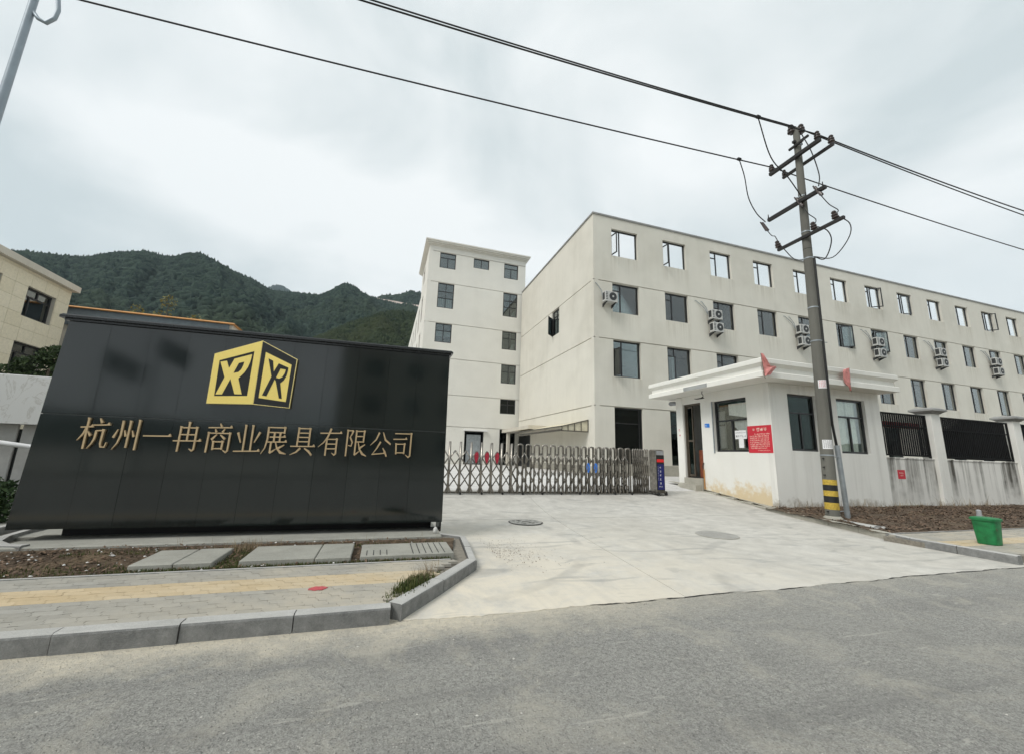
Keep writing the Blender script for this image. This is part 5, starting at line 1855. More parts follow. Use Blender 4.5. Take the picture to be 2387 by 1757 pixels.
def curved_sticker(z0, z1, a0, a1, mat, seed, inkm):
    n = 8
    b = MB()
    for i in range(n + 1):
        a = R(a0 + (a1 - a0) * i / n)
        for z in (z0, z1):
            r = prad(z) + 0.005
            b.v.append((pc(z) + math.cos(a) * r, PY + math.sin(a) * r, z))
    b.f = [(2 * i, 2 * i + 2, 2 * i + 3, 2 * i + 1) for i in range(n)]
    o = b.build('sticker', M[mat], pole)
    q = MB()
    rr = random.Random(seed)
    rows = 4
    for r_ in range(rows):
        for k in range(5):
            a = R(a0 + (a1 - a0) * (0.1 + 0.17 * k))
            da = R((a1 - a0) * 0.13)
            zz = z0 + (z1 - z0) * (0.12 + 0.22 * r_)
            h = (z1 - z0) * 0.13
            for s_ in range(3):
                zq = zz + h * s_ / 2
                rad = prad(zq) + 0.0065 + 0.0002 * s_
                aa, bb = a + da * rr.uniform(0, .3), a + da * rr.uniform(.7, 1)
                q.add([(pc(zq) + math.cos(aa) * rad, PY + math.sin(aa) * rad, zq), (pc(zq) + math.cos(bb) * rad, PY + math.sin(bb) * rad, zq), (pc(zq) + math.cos(bb) * rad, PY + math.sin(bb) * rad, zq + h * .22), (pc(zq) + math.cos(aa) * rad, PY + math.sin(aa) * rad, zq + h * .22)], [(0, 1, 2, 3)])
    tag(q.build('print', M[inkm], o), kind='stuff')


curved_sticker(3.56, 3.79, 195, 282, 'paper', 4, 'red_ink')
curved_sticker(1.93, 2.17, 185, 275, 'paper', 8, 'ink')
# conduit and downlead
MB().tube([(11.83, 7.80, 0.0), (11.79, 7.80, 1.0), (11.74, 7.80, 2.04)], 0.062, 12).build('conduit', M['galv'], pole, True)
MB().tube([(11.735, 7.80, 2.02), (pc(2.6) + 0.19, 7.74, 2.6)] + [(pc(z) + 0.57 * (prad(z) + 0.022), PY - 0.82 * (prad(z) + 0.022), z) for z in (3.4, 5.0, 6.4, 7.45)], 0.032, 8).build('downlead', M['cable'], pole, True)
for z in (0.33, 1.25, 1.45, 1.68):
    MB().tube([(pc(z) - prad(z) - 0.06, PY - 0.02, z), (pc(z) - prad(z) + 0.02, PY, z)], 0.018, 6).build('bolt', M['iron'], pole)
for z in (0.33, 1.72, 4.9):
    MB().tube([(pc(z) + 0.10, PY - 0.05, z), (pc(z) + 0.34, PY - 0.06, z + 0.01)], 0.012, 6).build('strap', M['galv'], pole)


def arm(y0, y1, z, x, name='crossarm', s=0.05):
    o = MB().box(x - s, x + s, y0, y1, z - s, z + s)
    return o.build(name, M['iron'], pole)


A1, A2, A3 = 10.88, 9.31, 8.12
arm(7.05, 8.68, A1, pc(A1) - 0.16)
arm(6.92, 8.50, A1 - 0.16, pc(A1) + 0.17, s=0.038)
arm(7.05, 8.86, A2, pc(A2) - 0.15)
arm(6.68, 8.62, A3, pc(A3) - 0.14, s=0.04)
MB().box(pc(11.45) - 0.18, pc(11.45) + 0.18, 7.78, 7.86, 11.40, 11.47).box(pc(11.45) - 0.17, pc(11.45) - 0.11, 7.55, 8.0, 11.25, 11.31).box(pc(11.3) + .1, pc(11.3) + .16, 7.55, 8.0, 11.5, 11.56).build('top_bracket', M['iron'], pole)


def insulator(p, axis=(0, 0, 1), s=1.0):
    prof = [(0, .02), (0.03, .025), (0.05, .06), (0.075, .06), (0.09, .03), (0.11, .055), (0.135, .055), (0.15, .03), (0.19, .045), (0.22, .03)]
    return MB().lathe(p, axis, [(a * s * 1.25, r * s * 1.45) for a, r in prof], 10).build('insulator', M['ceramic'], pole, True)


insulator((pc(A1) - 0.16, 7.12, A1 + 0.04))
insulator((pc(A1) + 0.17, 6.97, A1 - 0.12))
insulator((pc(A1) - 0.16, 8.60, A1 + 0.04))
insulator((pc(A1) + 0.17, 8.44, A1 - 0.13), s=.8)
insulator((pc(11.8) - 0.10, 7.90, 11.78), s=1.25)
insulator((pc(11.8) + 0.08, 7.72, 11.70), s=1.25)
for y in (6.88, 7.46, 8.58):
    insulator((pc(A3) - 0.14, y, A3 + 0.03), (-0.1, 0.12, 1))


def fuse(y, z, dx=-0.15, sgn=1):
    x = pc(z) + dx
    o = MB().tube([(x, y - 0.05 * sgn, z - 0.20), (x, y + 0.12 * sgn, z + 0.16)], 0.045, 8).tube([(x - 0.13, y - 0.08, z - 0.26), (x - 0.13, y + 0.08 * sgn, z + 0.14)], 0.02, 6).tube([(x - 0.13, y + 0.08 * sgn, z + 0.14), (x, y + .12 * sgn, z + 0.16)], 0.017, 5).tube([(x - 0.13, y - 0.08, z - 0.26), (x, y - 0.05 * sgn, z - 0.20)], 0.017, 5)
    o.build('fuse_cutout', M['ceramic'], pole, True)


fuse(8.96, 9.18)
fuse(7.78, 9.32)
fuse(7.22, 9.32)
for y in (8.85, 7.62, 7.12):
    MB().tube([(pc(A2) - 0.15, y, A2 + 0.03), (pc(A2) - 0.15, y, A2 + 0.2)], [0.022, 0.012], 6).build('arm_pin', M['iron'], pole)


def sagged(p, q, sag, n=14):
    p, q = Vector(p), Vector(q)
    out = []
    for i in range(n + 1):
        t = i / n
        v = p.lerp(q, t)
        v.z -= sag * 4 * t * (1 - t)
        out.append(tuple(v))
    return out


def jumper(pts, r=0.016):
    # smooth curve through the control points
    pts = [Vector(p) for p in pts]
    out = []
    ext = [pts[0] * 2 - pts[1]] + pts + [pts[-1] * 2 - pts[-2]]
    for i in range(1, len(ext) - 2):
        p0, p1, p2, p3 = ext[i - 1:i + 3]
        for k in range(6):
            t = k / 6
            out.append(0.5 * ((2 * p1) + (p2 - p0) * t + (2 * p0 - 5 * p1 + 4 * p2 - p3) * t * t + (3 * p1 - p0 - 3 * p2 + p3) * t ** 3))
    out.append(pts[-1])
    MB().tube(out, r, 5).build('jumper_cable', M['cable'], pole, 'all')


xa2 = pc(A2) - 0.15
jumper([(9.22, 7.13, 10.93), (9.9, 7.4, 10.1), (10.75, 7.6, 9.85), (xa2, 7.74, 9.45)])
jumper([(10.15, 8.62, 11.0), (10.45, 8.75, 10.6), (10.6, 8.8, 9.9), (11.0, 8.9, 9.5), (xa2, 8.97, 9.32)])
jumper([(pc(11.5) + .08, 7.7, 11.65), (11.75, 7.5, 10.9), (11.72, 7.35, 10.0), (xa2, 7.23, 9.45)])
xa3 = pc(A3) - 0.14
jumper([(xa2, 8.94, 9.0), (xa2 + .03, 8.82, 8.75), (xa3 - 0.02, 8.66, 8.62), (xa3, 8.58, 8.37)], 0.013)
jumper([(xa2, 7.74, 9.12), (xa3 + 0.05, 7.62, 8.8), (xa3 + .12, 7.48, 8.55), (xa3, 7.46, 8.33)], 0.013)
jumper([(xa2, 7.2, 9.12), (xa3 + .08, 7.05, 8.75), (xa3 + 0.16, 6.9, 8.5), (xa3, 6.88, 8.33)], 0.013)
cz = (pc(7.5) + 0.10, 7.72, 7.5)
jumper([(xa3, 8.58, 8.33), (xa3 + .1, 8.5, 8.12), (xa3 + .15, 8.2, 7.62), cz], 0.014)
jumper([(xa3, 7.46, 8.3), (xa3 + .25, 7.3, 8.12), (xa3 + .2, 7.2, 7.7), (pc(7.5) + .2, 7.5, 7.35), cz], 0.016)
jumper([(xa3, 6.88, 8.3), (xa3 + .25, 6.72, 8.0), (xa3 + .25, 6.8, 7.6), (pc(7.5) + .22, 7.3, 7.3), cz], 0.014)

# overhead lines
LN = [('power_line', [(-45, 9.9, 10.6), (-6.83, 9.3, 10.62), (pc(A1) - 0.16, 8.60, 11.11), (25.7, 8.5, 10.87), (62, 8.3, 11.2)], 'single overhead wire on the far end of the upper crossarm, lowest of the three lines'),
      ('power_line', [(-45, 8.2, 11.0), (-1.25, 7.5, 10.80), (pc(A1) - 0.16, 7.12, 11.11), (21.44, 6.9, 10.76), (62, 6.7, 11.1)], 'overhead wire on the near end of the upper crossarm, running just under the pole-top wire'),
      ('power_line', [(-45, 9.0, 12.2), (-1.14, 8.3, 11.90), (pc(11.9) - 0.02, 7.82, 12.03), (23.9, 7.7, 11.62), (62, 7.6, 12)], 'overhead wire resting on the insulators at the very top of the utility pole')]
for nm, pts, lab in LN:
    path = []
    for i in range(len(pts) - 1):
        seg = sagged(pts[i], pts[i + 1], 0.06 if i in (1, 2) else 0.3, 12)
        path += seg if i == 0 else seg[1:]
    tag(MB().tube(path, 0.020, 5).build(nm, M['cable'], None, 'all'), lab, 'power line', 'power lines')
MB().lathe((9.22, 7.13, 10.98), (1, 0, 0), [(-0.09, 0.01), (-0.05, 0.05), (0.05, 0.05), (0.09, 0.01)], 8).build('line_clamp', M['cable'], pole)
MB().lathe((10.15, 8.63, 11.06), (1, 0, 0), [(-0.09, 0.01), (-0.05, 0.05), (0.05, 0.05), (0.09, 0.01)], 8).build('line_clamp', M['cable'], pole)

# ---------------------------------------------------------------- street lamp at the picture's edge
lp = thing('street_lamp', (-5.68, 7.0, 0.14), 'tall blue-grey street lamp pole with a curled bracket, cut by the picture edge', 'street lamp')
MB().tube([(-5.68, 7.0, z) for z in (0.14, 0.6, 5, 9.6)], [0.075, 0.065, 0.055, 0.042], 16).build('pole', M['lamp_paint'], lp, True)
MB().tube([(-5.66, 7.0, 7.93), (-5.57, 7.0, 7.82), (-5.47, 7.0, 7.78), (-5.39, 7.0, 7.90), (-5.375, 7.0, 8.06), (-5.42, 7.0, 8.28), (-5.50, 7.0, 8.6), (-5.6, 7, 8.95), (-5.66, 7, 9.1)], 0.028, 10).build('curled_bracket', M['lamp_paint'], lp, 'all')
MB().tube([(-5.68, 7.0, 9.55), (-5.6, 6.6, 9.9), (-5.55, 5.7, 10.1)], 0.035, 10).build('arm', M['lamp_paint'], lp, 'all')
MB().cbox(-5.68, -5.42, 5.1, 5.75, 10.02, 10.14, c=0.03).build('lamp_head', M['lamp_paint'], lp)

# ---------------------------------------------------------------- green bin
bn = thing('trash_bin', (11.03, 4.84, 0.14), 'squarish green plastic bin standing on the footpath past the driveway', 'bin')
n = 20


def bin_ring(rx, ry, z, ox=0, oy=0):
    o = []
    for k in range(n):
        a = 2 * math.pi * k / n
        c, s = math.cos(a), math.sin(a)
        e = 0.45
        o.append((11.03 + ox + math.copysign(abs(c) ** e, c) * rx, 4.84 + oy + math.copysign(abs(s) ** e, s) * ry, z))
    return o


rings = [bin_ring(.122, .13, .142), bin_ring(.130, .138, .15), bin_ring(.156, .165, .57), bin_ring(.176, .184, .575), bin_ring(.178, .187, .61), bin_ring(.162, .17, .615), bin_ring(.152, .16, .59), bin_ring(.12, .125, .17)]
b = MB()
for r_ in rings:
    b.v += r_
for i in range(len(rings) - 1):
    for k in range(n):
        j = (k + 1) % n
        b.f.append((i * n + k, i * n + j, (i + 1) * n + j, (i + 1) * n + k))
b.f += [tuple(range(n - 1, -1, -1)), tuple(range((len(rings) - 1) * n, len(rings) * n))]
b.build('bucket', M['green_bin'], bn, True)
ld = MB().tube([(11.03, 4.84, .606), (11.03, 4.84, .612)], .01, 6)
ld = MB()
lr = [bin_ring(.165, .173, .608), bin_ring(.16, .168, .622), bin_ring(.09, .095, .632)]
for r_ in lr:
    ld.v += r_
for i in range(2):
    for k in range(n):
        j = (k + 1) % n
        ld.f.append((i * n + k, i * n + j, (i + 1) * n + j, (i + 1) * n + k))
ld.f.append(tuple(range(2 * n, 3 * n)))
ld.build('lid', M['green_bin'], bn, True)
mk = MB()
glyph_marks(mk, FR(4.69), 10.93, 0.40, 0.08, pr, -0.012, 0.004)
glyph_marks(mk, FR(4.706), 10.98, 0.22, 0.08, pr, -0.012, 0.004)
tag(mk.build('scrawl', M['brown_ink'], bn), kind='stuff')
tag(MB().lathe((13.9, 6.2, 0.12), (0.03, 0, 1), [(0, 0.09), (0.05, 0.08), (0.36, 0.045), (0.42, 0.05), (0.44, 0.02)], 10).build('marker_stub', M['grey_plastic'], None, True), 'short grey marker stub standing behind the green bin', 'post')
pk = tag(MB().add([(10.62, 6.52, .15), (10.86, 6.3, .15), (11.05, 7.05, .17), (10.92, 7.35, .2), (10.72, 6.5, .21), (10.84, 6.42, .20)], [(0, 1, 5, 4), (1, 2, 5), (2, 3, 4, 5), (3, 0, 4), (0, 3, 2, 1)]).build('stone_strip', M['kerb']), 'broken pale stone strip lying along the edge of the leaf-covered bed', 'stone')


# ---------------------------------------------------------------- buildings and trees beyond the sign
bei = thing('beige_building', (-12.0, 19.3, 0.1), 'beige stone-tiled two-storey building with dark windows, its corner above the marble wall', 'building')
fb = lambda u, d, z: (-12.0 + d, u, z)
bw = [(17.35, 18.60, 5.62, 6.67), (17.37, 18.66, 3.64, 4.75), (15.05, 16.35, 5.62, 6.67), (15.05, 16.35, 3.64, 4.75)]
b = MB()
wall_grid(b, fb, 6.0, 19.23, 0.0, 7.20, bw, (), 0.25)
b.box(-30, -12.26, 18.98, 19.23, 0.0, 7.2)
b.build('wall', M['pale_wall'], bei)
tw_, th_ = 0.60, 0.475
z = 1.4
tiles = 0
far_t = MB()
while z < 7.15:
    z1 = min(z + th_, 7.195)
    y = 19.235
    while y > 9.2:
        y0 = y - tw_
        segs = [(y0 + .004, y - .004, z + .004, z1 - .004)]
        for (a, c, e, g_) in bw:
            nxt = []
            for (p, q, r, s) in segs:
                if q <= a or p >= c or s <= e or r >= g_:
                    nxt.append((p, q, r, s))
                    continue
                if r < e:
                    nxt.append((p, q, r, e))
                if s > g_:
                    nxt.append((p, q, g_, s))
                rr, ss = max(r, e), min(s, g_)
                if p < a:
                    nxt.append((p, a, rr, ss))
                if q > c:
                    nxt.append((c, q, rr, ss))
            segs = nxt
        for (p, q, r, s) in segs:
            if q - p < 0.02 or s - r < 0.02:
                continue
            if y > 13.0 and z > 2.3:
                MB().box(p, q, 0.002, 0.022 + rng.uniform(0, .003), r, s, fb).build('stone_tile', M['stone_tile'], bei)
            else:
                far_t.box(p, q, 0.002, 0.022, r, s, fb)
        y -= tw_
    z += th_
tag(far_t.build('outer_tiles', M['stone_tile'], bei), kind='stuff')
MB().box(-12.4, -11.80, 5.9, 19.36, 7.202, 7.42).box(-30, -12.41, 18.9, 19.36, 7.202, 7.42).build('roof_edge', M['pale_wall'], bei)
MB().box(-29.9, -12.3, 6.1, 18.9, 7.0, 7.19).build('roof', M['grey_trim'], bei)
MB().box(-14.5, -14.4, 6.1, 18.9, 0, 6.99).box(-14.39, -12.27, 6.1, 18.9, 5.0, 5.2).build('partition', M['interior'], bei)
for q in bw:
    o = make_window(bei, fb, *q, [('h', 0.70, 0, 1), ('v', 0.28, 0, .70), ('v', 0.52, 0.7, 1)], 'glass', 0.10)
    curtain(o, fb, q[0] + .08, q[0] + 0.55, q[2] + .05, q[3] - .05, -0.3, 'curtain', 4, 0.04)

ora = thing('low_hall', (-6.73, 20.0, 0.2), 'low hall with an orange roof edge and slate fascia behind the black wall', 'building')
MB().box(-24, -6.75, 20.0, 33, 0.0, 6.44).build('wall', M['pale_wall'], ora)
MB().box(-24, -6.86, 19.93, 19.997, 6.05, 6.75).build('slate_fascia', M['slate_wall'], ora)
b = MB().box(-24, -6.66, 19.88, 33.1, 6.752, 6.775)
b.add([(-24, 19.86, 6.777), (-6.62, 19.86, 6.777), (-6.62, 33.1, 6.777), (-24, 33.1, 6.777), (-24, 19.95, 6.84), (-6.70, 19.95, 6.84), (-6.70, 33.0, 6.84), (-24, 33.0, 6.84)], [(0, 1, 5, 4), (1, 2, 6, 5), (2, 3, 7, 6), (3, 0, 4, 7), (4, 5, 6, 7), (3, 2, 1, 0)])
b.build('orange_roof_edge', M['orange'], ora)
MB().box(-24, -6.75, 20.0, 33, 6.445, 6.75).build('roof_slab', M['pale_wall'], ora)

mw = thing('marble_wall', (-7.5, 9.5, 0.1), 'white veined marble lintel on grey stone panels, cut off by the black wall', 'wall')
MB().cbox(-10.5, -5.60, 9.5, 9.95, 1.785, 2.655, c=0.01).build('marble_lintel', M['marble'], mw)
xp = -5.62
for w in (0.39, 0.26, 0.50, 0.55, 0.55, 0.55, 0.55):
    MB().cbox(xp - w, xp - 0.055, 9.735, 9.78, 0.1, 1.783, c=0.012).build('stone_panel', M['pale_stone'], mw)
    xp -= w
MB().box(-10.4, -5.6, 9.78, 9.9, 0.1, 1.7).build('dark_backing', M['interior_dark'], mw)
bm_ = thing('barrier_arm', (-7.5, 9.3, 0.1), 'white boom barrier arm crossing in front of the grey stone panels', 'barrier')
MB().tube([(-8.9, 9.35, 1.86), (-6.3, 9.35, 1.45), (-5.35, 9.35, 1.33)], [0.06, 0.045, 0.032], 10).build('arm', M['paper'], bm_, True)
MB().cbox(-9.1, -8.75, 9.1, 9.48, 0.1, 1.75, c=0.02).build('barrier_post', M['paper'], bm_)


def tree(name, base, label, cat, trunk, limbs, clumps, leaf, n, size, seed, group=None, bark='bark'):
    r_ = random.Random(seed)
    t = thing(name, base, label, cat, group)
    b = MB()
    b.tube([(base[0] + p[0], base[1] + p[1], base[2] + p[2]) for p in trunk[0]], trunk[1], 8)
    for pts, rr in limbs:
        b.tube([(base[0] + p[0], base[1] + p[1], base[2] + p[2]) for p in pts], rr, 6)
    b.build('trunk', M[bark], t, True)
    c = MB()
    for (x, y, z, rx, ry, rz) in clumps:
        k = int(n * rx * ry * rz / sum(q[3] * q[4] * q[5] for q in clumps))
        leaf_cloud(c, (base[0] + x, base[1] + y, base[2] + z), (rx, ry, rz), k, size, r_)
    c.build('crown', M[leaf], t, flip=False)
    return t


tree('pine_tree', (-8.15, 13.0, 0.2), 'dark green clipped pine in front of the beige building beside the black wall', 'tree', ([(0, 0, 0), (0.1, 0, 1.4), (-0.1, 0, 2.7), (0.2, 0, 3.6)], [0.10, 0.08, 0.06, 0.03]),
     [([(0, 0, 2.2), (-0.7, 0, 2.7)], [.04, .02]), ([(0, 0, 2.6), (0.8, 0.1, 3.1)], [.04, .02]), ([(0, 0, 2.5), (0.3, -.5, 3.0)], [.03, .02])],
     [(-0.75, 0, 2.95, .38, .4, .16), (-0.3, 0.1, 3.15, .5, .45, .22), (0.3, 0, 3.4, .6, .5, .28), (0.9, 0.1, 3.55, .55, .5, .30), (0.55, 0, 3.05, .5, .45, .2), (-0.15, -.1, 2.85, .35, .3, .12)], 'leaf_pine', 5200, 0.055, 4)
bt = random.Random(8)
lb = []
for k in range(16):
    a = bt.uniform(0, 6.28)
    z0 = bt.uniform(2.2, 3.4)
    l = bt.uniform(0.4, 1.0)
    mid = (math.cos(a) * l * .5, math.sin(a) * l * .5, z0 + l * .55)
    lb.append(([(0, 0, z0), mid, (math.cos(a) * l + bt.uniform(-.1, .1), math.sin(a) * l, z0 + l * 1.1)], [.018, .011, .005]))
    lb.append(([mid, (mid[0] + bt.uniform(-.4, .4), mid[1] + bt.uniform(-.3, .3), mid[2] + bt.uniform(.2, .5))], [.009, .004]))
tree('bare_tree', (-10.2, 17.2, 0.3), 'thin bare twiggy tree at the corner of the beige building', 'tree', ([(0, 0, 0), (0, 0, 2.2), (0.1, 0, 3.5), (.05, 0, 4.4)], [.06, .045, .03, .008]), lb, [(0.2, 0, 3.6, .7, .6, .6)], 'leaf_shrub', 160, 0.05, 2)
lb, cl = [], []
for k in range(22):
    a = bt.uniform(0, 6.28)
    z0 = bt.uniform(5.6, 7.8)
    l = bt.uniform(0.5, 1.25) * (1.25 - (z0 - 5.6) / 4.2)
    e = (math.cos(a) * l, math.sin(a) * l * .7, z0 + l * bt.uniform(.35, .9))
    lb.append(([(0, 0, z0), (e[0] * .5, e[1] * .5, z0 + (e[2] - z0) * .6), e], [.03, .018, .006]))
    cl.append((e[0], e[1], e[2], bt.uniform(.25, .42), .3, bt.uniform(.22, .36)))
    cl.append((e[0] * .55, e[1] * .5, (e[2] + z0) / 2, .25, .2, .2))
lb = [([tuple(c * 1.0 if i == 2 else c * 1.5 for i, c in enumerate(p)) for p in q], r_) for q, r_ in lb]
cl = [(a * 1.5, b_ * 1.5, c, d * 1.3, e * 1.3, f_ * 1.3) for a, b_, c, d, e, f_ in cl]
tree('young_tree', (-12.05, 26.0, 0.3), 'sparse olive-yellow young tree standing above the orange roof edge', 'tree', ([(0, 0, 0), (0.05, 0, 4), (0, 0, 6.5), (.1, 0, 8.9)], [.10, .08, .055, .012]), lb, cl + [(0.1, 0, 8.9, .4, .35, .45)], 'leaf_young', 2600, 0.085, 6)
for (x, y, rx, rz, seed, lab) in ((-6.25, 8.95, .55, .42, 3, 'dark leafy shrub at the foot of the marble wall'),):
    tree('shrub', (x, y, 0.15), lab, 'shrub', ([(0, 0, 0), (0, 0, .4)], [.03, .015]), [], [(0, 0, .42, rx, .3, rz), (.42, .02, .36, .36, .28, .34), (-.4, 0, .4, .4, .3, .38)], 'leaf_shrub', 4200, 0.045, seed)

# ---------------------------------------------------------------- hills
RIDGE = [(-80, .12), (-65, .16), (-50, .20), (-42, .235), (-38.5, .265), (-36.6, .288), (-35.7, .296), (-34.1, .304), (-32.9, .309), (-31.55, .317), (-30.3, .328), (-28.35, .348), (-26.5, .352), (-24.9, .354), (-23.5, .359), (-22.4, .369), (-21.15, .372), (-19, .362), (-17, .354), (-15.4, .341),
         (-13, .345), (-9.8, .351), (-8, .368), (-7, .378), (-5.8, .384), (-5.3, .381), (-4.3, .371), (-2.6, .369), (-1.2, .366), (0, .362), (2.9, .357), (8, .33), (16, .25), (30, .16)]
RIGHT = [(-4.5, .33), (-2.9, .362), (-2.38, .371), (-1.85, .381), (-.14, .386), (1.11, .396), (2.32, .404), (3.43, .401), (8, .38), (14, .30), (24, .18)]
NEAR = [(-22, .12), (-14, .20), (-9, .255), (-7, .275), (-5.5, .296), (-2.8, .320), (-1.6, .333), (.6, .344), (2.7, .344), (8, .32), (16, .22), (24, .12)]
FARP = [(-24, .25), (-18, .325), (-15.66, .348), (-14.9, .359), (-14.1, .359), (-12.7, .346), (-9, .30), (-4, .22)]


def make_hill(name, tab, Rr, r0, th, seed, gully, nt, dens, fmat, t0=0.35, amp=0.16, az_lim=None, cone=0.4):
    """terrain that climbs from r0 to its ridge at Rr and falls away behind, covered with tree crowns"""
    a0, a1 = tab[0][0], tab[-1][0]

    def height(az, t):
        H = 1.5 + lerp_table(tab, az) * Rr - th * 0.75
        if t <= 1:
            s = t * t * (3 - 2 * t) * 0.35 + t * 0.65
            g_ = noise.fractal(Vector((az * gully + seed, t * 1.3, seed)), 1.0, 2.0, 4) * amp * (4 * t * (1 - t))
            g_ += 0.06 * math.sin(az * gully * 2.3 + t * 5) * t * (1 - t) * 4 * amp / 0.16
            return H * (s + g_ * 0.9)
        return H * (1 - (t - 1) * 0.9)
    na, ntt = 140, 34
    b = MB()
    for j in range(ntt + 1):
        t = 1.25 * j / ntt
        for i in range(na + 1):
            az = a0 + (a1 - a0) * i / na
            r = r0 + (Rr - r0) * t
            b.v.append((math.sin(R(az)) * r, math.cos(R(az)) * r, height(az, t)))
    w = na + 1
    b.f = [(j * w + i, j * w + i + 1, (j + 1) * w + i + 1, (j + 1) * w + i) for j in range(ntt) for i in range(na)]
    tag(b.build(name, M['hill_ground'], None, 'all', flip=False), kind='structure')
    # crowns
    bm = bmesh.new()
    bmesh.ops.create_icosphere(bm, subdivisions=1 if Rr > 300 else 2, radius=1)
    ico = np.array([v.co[:] for v in bm.verts])
    tri = np.array([[v.index for v in fc.verts] for fc in bm.faces])
    bm.free()
    nr = np.random.RandomState(seed)
    V, F = [], []
    lo, hi = az_lim or (a0, a1)
    k = 0
    for _ in range(nt):
        az = nr.uniform(lo, hi)
        t = t0 + (1.03 - t0) * math.sqrt(nr.uniform(0, 1)) if nr.uniform() > 0.12 else nr.uniform(0.97, 1.02)
        r = r0 + (Rr - r0) * t
        z = height(az, t)
        s = th * nr.uniform(0.30, 0.60)
        hgt = th * nr.uniform(0.45, 0.85)
        vs = ico * (1 + nr.uniform(-.28, .28, (len(ico), 1)))
        if nr.uniform() < cone:
            vs = vs * np.array([0.8, 0.8, 1.0])
            q = (1 - vs[:, 2:3]) * 0.5
            vs = np.concatenate([vs[:, :2] * (0.35 + q * 0.95), vs[:, 2:3] * 1.35], 1)
        vs = vs * np.array([s, s, hgt * 0.62]) + np.array([math.sin(R(az)) * r, math.cos(R(az)) * r, z + hgt * 0.45])
        V.append(vs)
        F.append(tri + k)
        k += len(ico)
    V = np.concatenate(V)
    F = np.concatenate(F)
    me = bpy.data.meshes.new('forest')
    me.vertices.add(len(V))
    me.vertices.foreach_set('co', V.astype(np.float32).ravel())
    me.loops.add(F.size)
    me.loops.foreach_set('vertex_index', F.astype(np.int32).ravel())
    me.polygons.add(len(F))
    me.polygons.foreach_set('loop_start', np.arange(0, F.size, 3, dtype=np.int32))
    me.polygons.foreach_set('loop_total', np.full(len(F), 3, dtype=np.int32))
    me.update()
    me.validate()
    me.materials.append(M[fmat])
    o = bpy.data.objects.new('forest', me)
    COL.objects.link(o)
    o['kind'] = 'stuff'
    return height


make_hill('hill', RIDGE, 440, 120, 6.5, 5, 0.16, 36000, 1, 'forest', 0.12, 0.15, (-44, 6))
make_hill('hill', NEAR, 190, 80, 4.2, 9, 0.2, 9000, 1, 'forest_near', 0.02, 0.12, (-14, 6), 0.55)
hr = make_hill('hill', RIGHT, 540, 330, 9.0, 15, 0.2, 1300, 1, 'forest', 0.82, 0.08, (-4.5, 7))
make_hill('hill', FARP, 1500, 800, 12, 21, 0.15, 900, 1, 'forest', 0.8, 0.08, (-20, -8))
# bare cut slope on the saddle
b = MB()
nA = 24
top = [(-2.55, .3715), (-1.6, .3712), (0, .3705), (1.5, .369), (3.2, .3675), (6, .365)]
bot = [(-2.55, .3690), (-1.6, .3665), (0, .363), (1.5, .3605), (3.2, .3575), (6, .352)]
for i in range(nA + 1):
    az = -2.55 + 8.55 * i / nA
    for tab, r in ((bot, 446.0), (top, 456.0)):
        b.v.append((math.sin(R(az)) * r, math.cos(R(az)) * r, 1.5 + lerp_table(tab, az) * r + noise.noise(Vector((az * 3, r, 0))) * 0.5))
b.f = [(2 * i, 2 * i + 2, 2 * i + 3, 2 * i + 1) for i in range(nA)]
tag(b.build('bare_slope', M['bare'], None, 'all'), kind='structure')


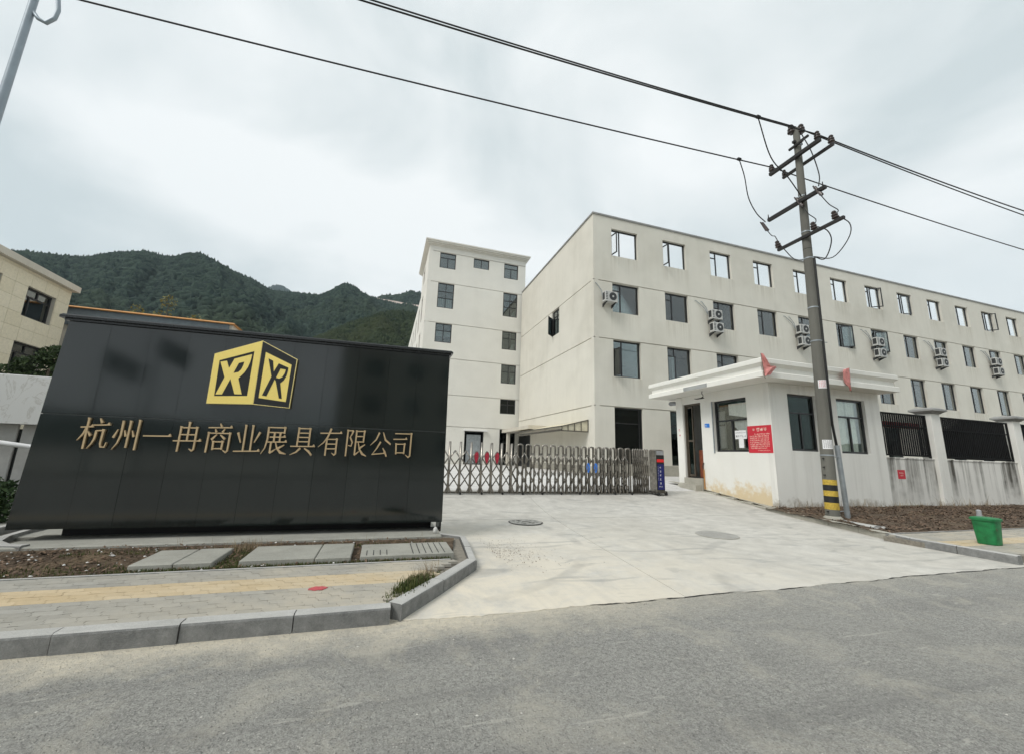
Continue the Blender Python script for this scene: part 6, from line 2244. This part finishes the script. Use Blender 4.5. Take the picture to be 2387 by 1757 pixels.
# ---------------------------------------------------------------- across the road, mirrored by the polished wall
tag(MB().box(-140, 140, -60, -9.004, -0.11, 0.12).build('opposite_verge', M['slab']), kind='structure')
op = thing('opposite_building', (4, -24, 0.1), 'pale building across the road, mirrored faintly in the black wall', 'building')
fo = lambda u, d, z: (u, -24 + d, z)
b = MB()
oq = [(x, x + 1.7, z, z + 1.7) for z in (1.4, 4.9, 8.2) for x in (-2.2 + 3.6 * k for k in range(12))]
wall_grid(b, fo, -4.3, 42, 0.0, 11.2, oq, (), 0.25)
b.box(-4.3, -4.05, -40, -24.26, 0, 11.2).box(-4.04, 42, -27.6, -27.4, 0, 11.0)
b.build('wall', M['plinth'], op)
for q in oq:
    make_window(op, fo, *q, [('v', 0.5, 0, 1)], 'glass', 0.12)
for (x, y, h, lab) in ((-11.7, -10.4, 7.3, 'flagpole across the road, taller one, mirrored in the black wall'), (-13.7, -10.4, 6.45, 'flagpole across the road, shorter one, mirrored in the black wall')):
    t = thing('flagpole', (x, y, 0.1), lab, 'flagpole', 'flagpoles across the road')
    MB().tube([(x, y, 0.1), (x, y, h)], [0.08, 0.05], 10).build('pole', M['galv'], t, True)
    b = MB()
    for i in range(9):
        u = i / 8
        b.v += [(x + 0.06 + 1.6 * u, y + 0.12 * math.sin(u * 6), h - 0.2 - 0.75 * u), (x + 0.06 + 1.5 * u, y + 0.12 * math.sin(u * 6 + .5), h - 1.25 - 0.8 * u)]
    b.f = [(2 * i, 2 * i + 2, 2 * i + 3, 2 * i + 1) for i in range(8)]
    b.build('flag_cloth', M['slate_wall'], t, 'all')
b = MB()
for j in range(9):
    for i in range(61):
        a = R(95 + 170 * i / 60)
        r = 260 + 40 * j
        hh = (26 + 16 * noise.noise(Vector((i * 0.16, 3.3, 0))) + 7 * noise.noise(Vector((i * 0.5, 7, 0)))) * math.sin(min(1, j / 7) * 1.57)
        b.v.append((math.sin(a) * r, math.cos(a) * r, hh - (1 if j == 0 else 0)))
b.f = [(j * 61 + i, j * 61 + i + 1, (j + 1) * 61 + i + 1, (j + 1) * 61 + i) for j in range(8) for i in range(60)]
tag(b.build('far_hill', M['forest'], None, 'all', flip=False), kind='structure')


# ---------------------------------------------------------------- thin mist between here and the hills
hm = bpy.data.materials.new('thin_mist')
hm.use_nodes = True
ht = hm.node_tree
ht.nodes.clear()
ho = ht.nodes.new('ShaderNodeOutputMaterial')
hv = ht.nodes.new('ShaderNodeVolumePrincipled')
hv.inputs['Color'].default_value = (0.74, 0.90, 1.0, 1)
hv.inputs['Density'].default_value = 0.00021
ht.links.new(hv.outputs[0], ho.inputs['Volume'])
tag(MB().box(-1950, 1950, -1950, 1950, -1.6, 640).build('haze', hm), kind='stuff')
sc.cycles.volume_bounces = 0
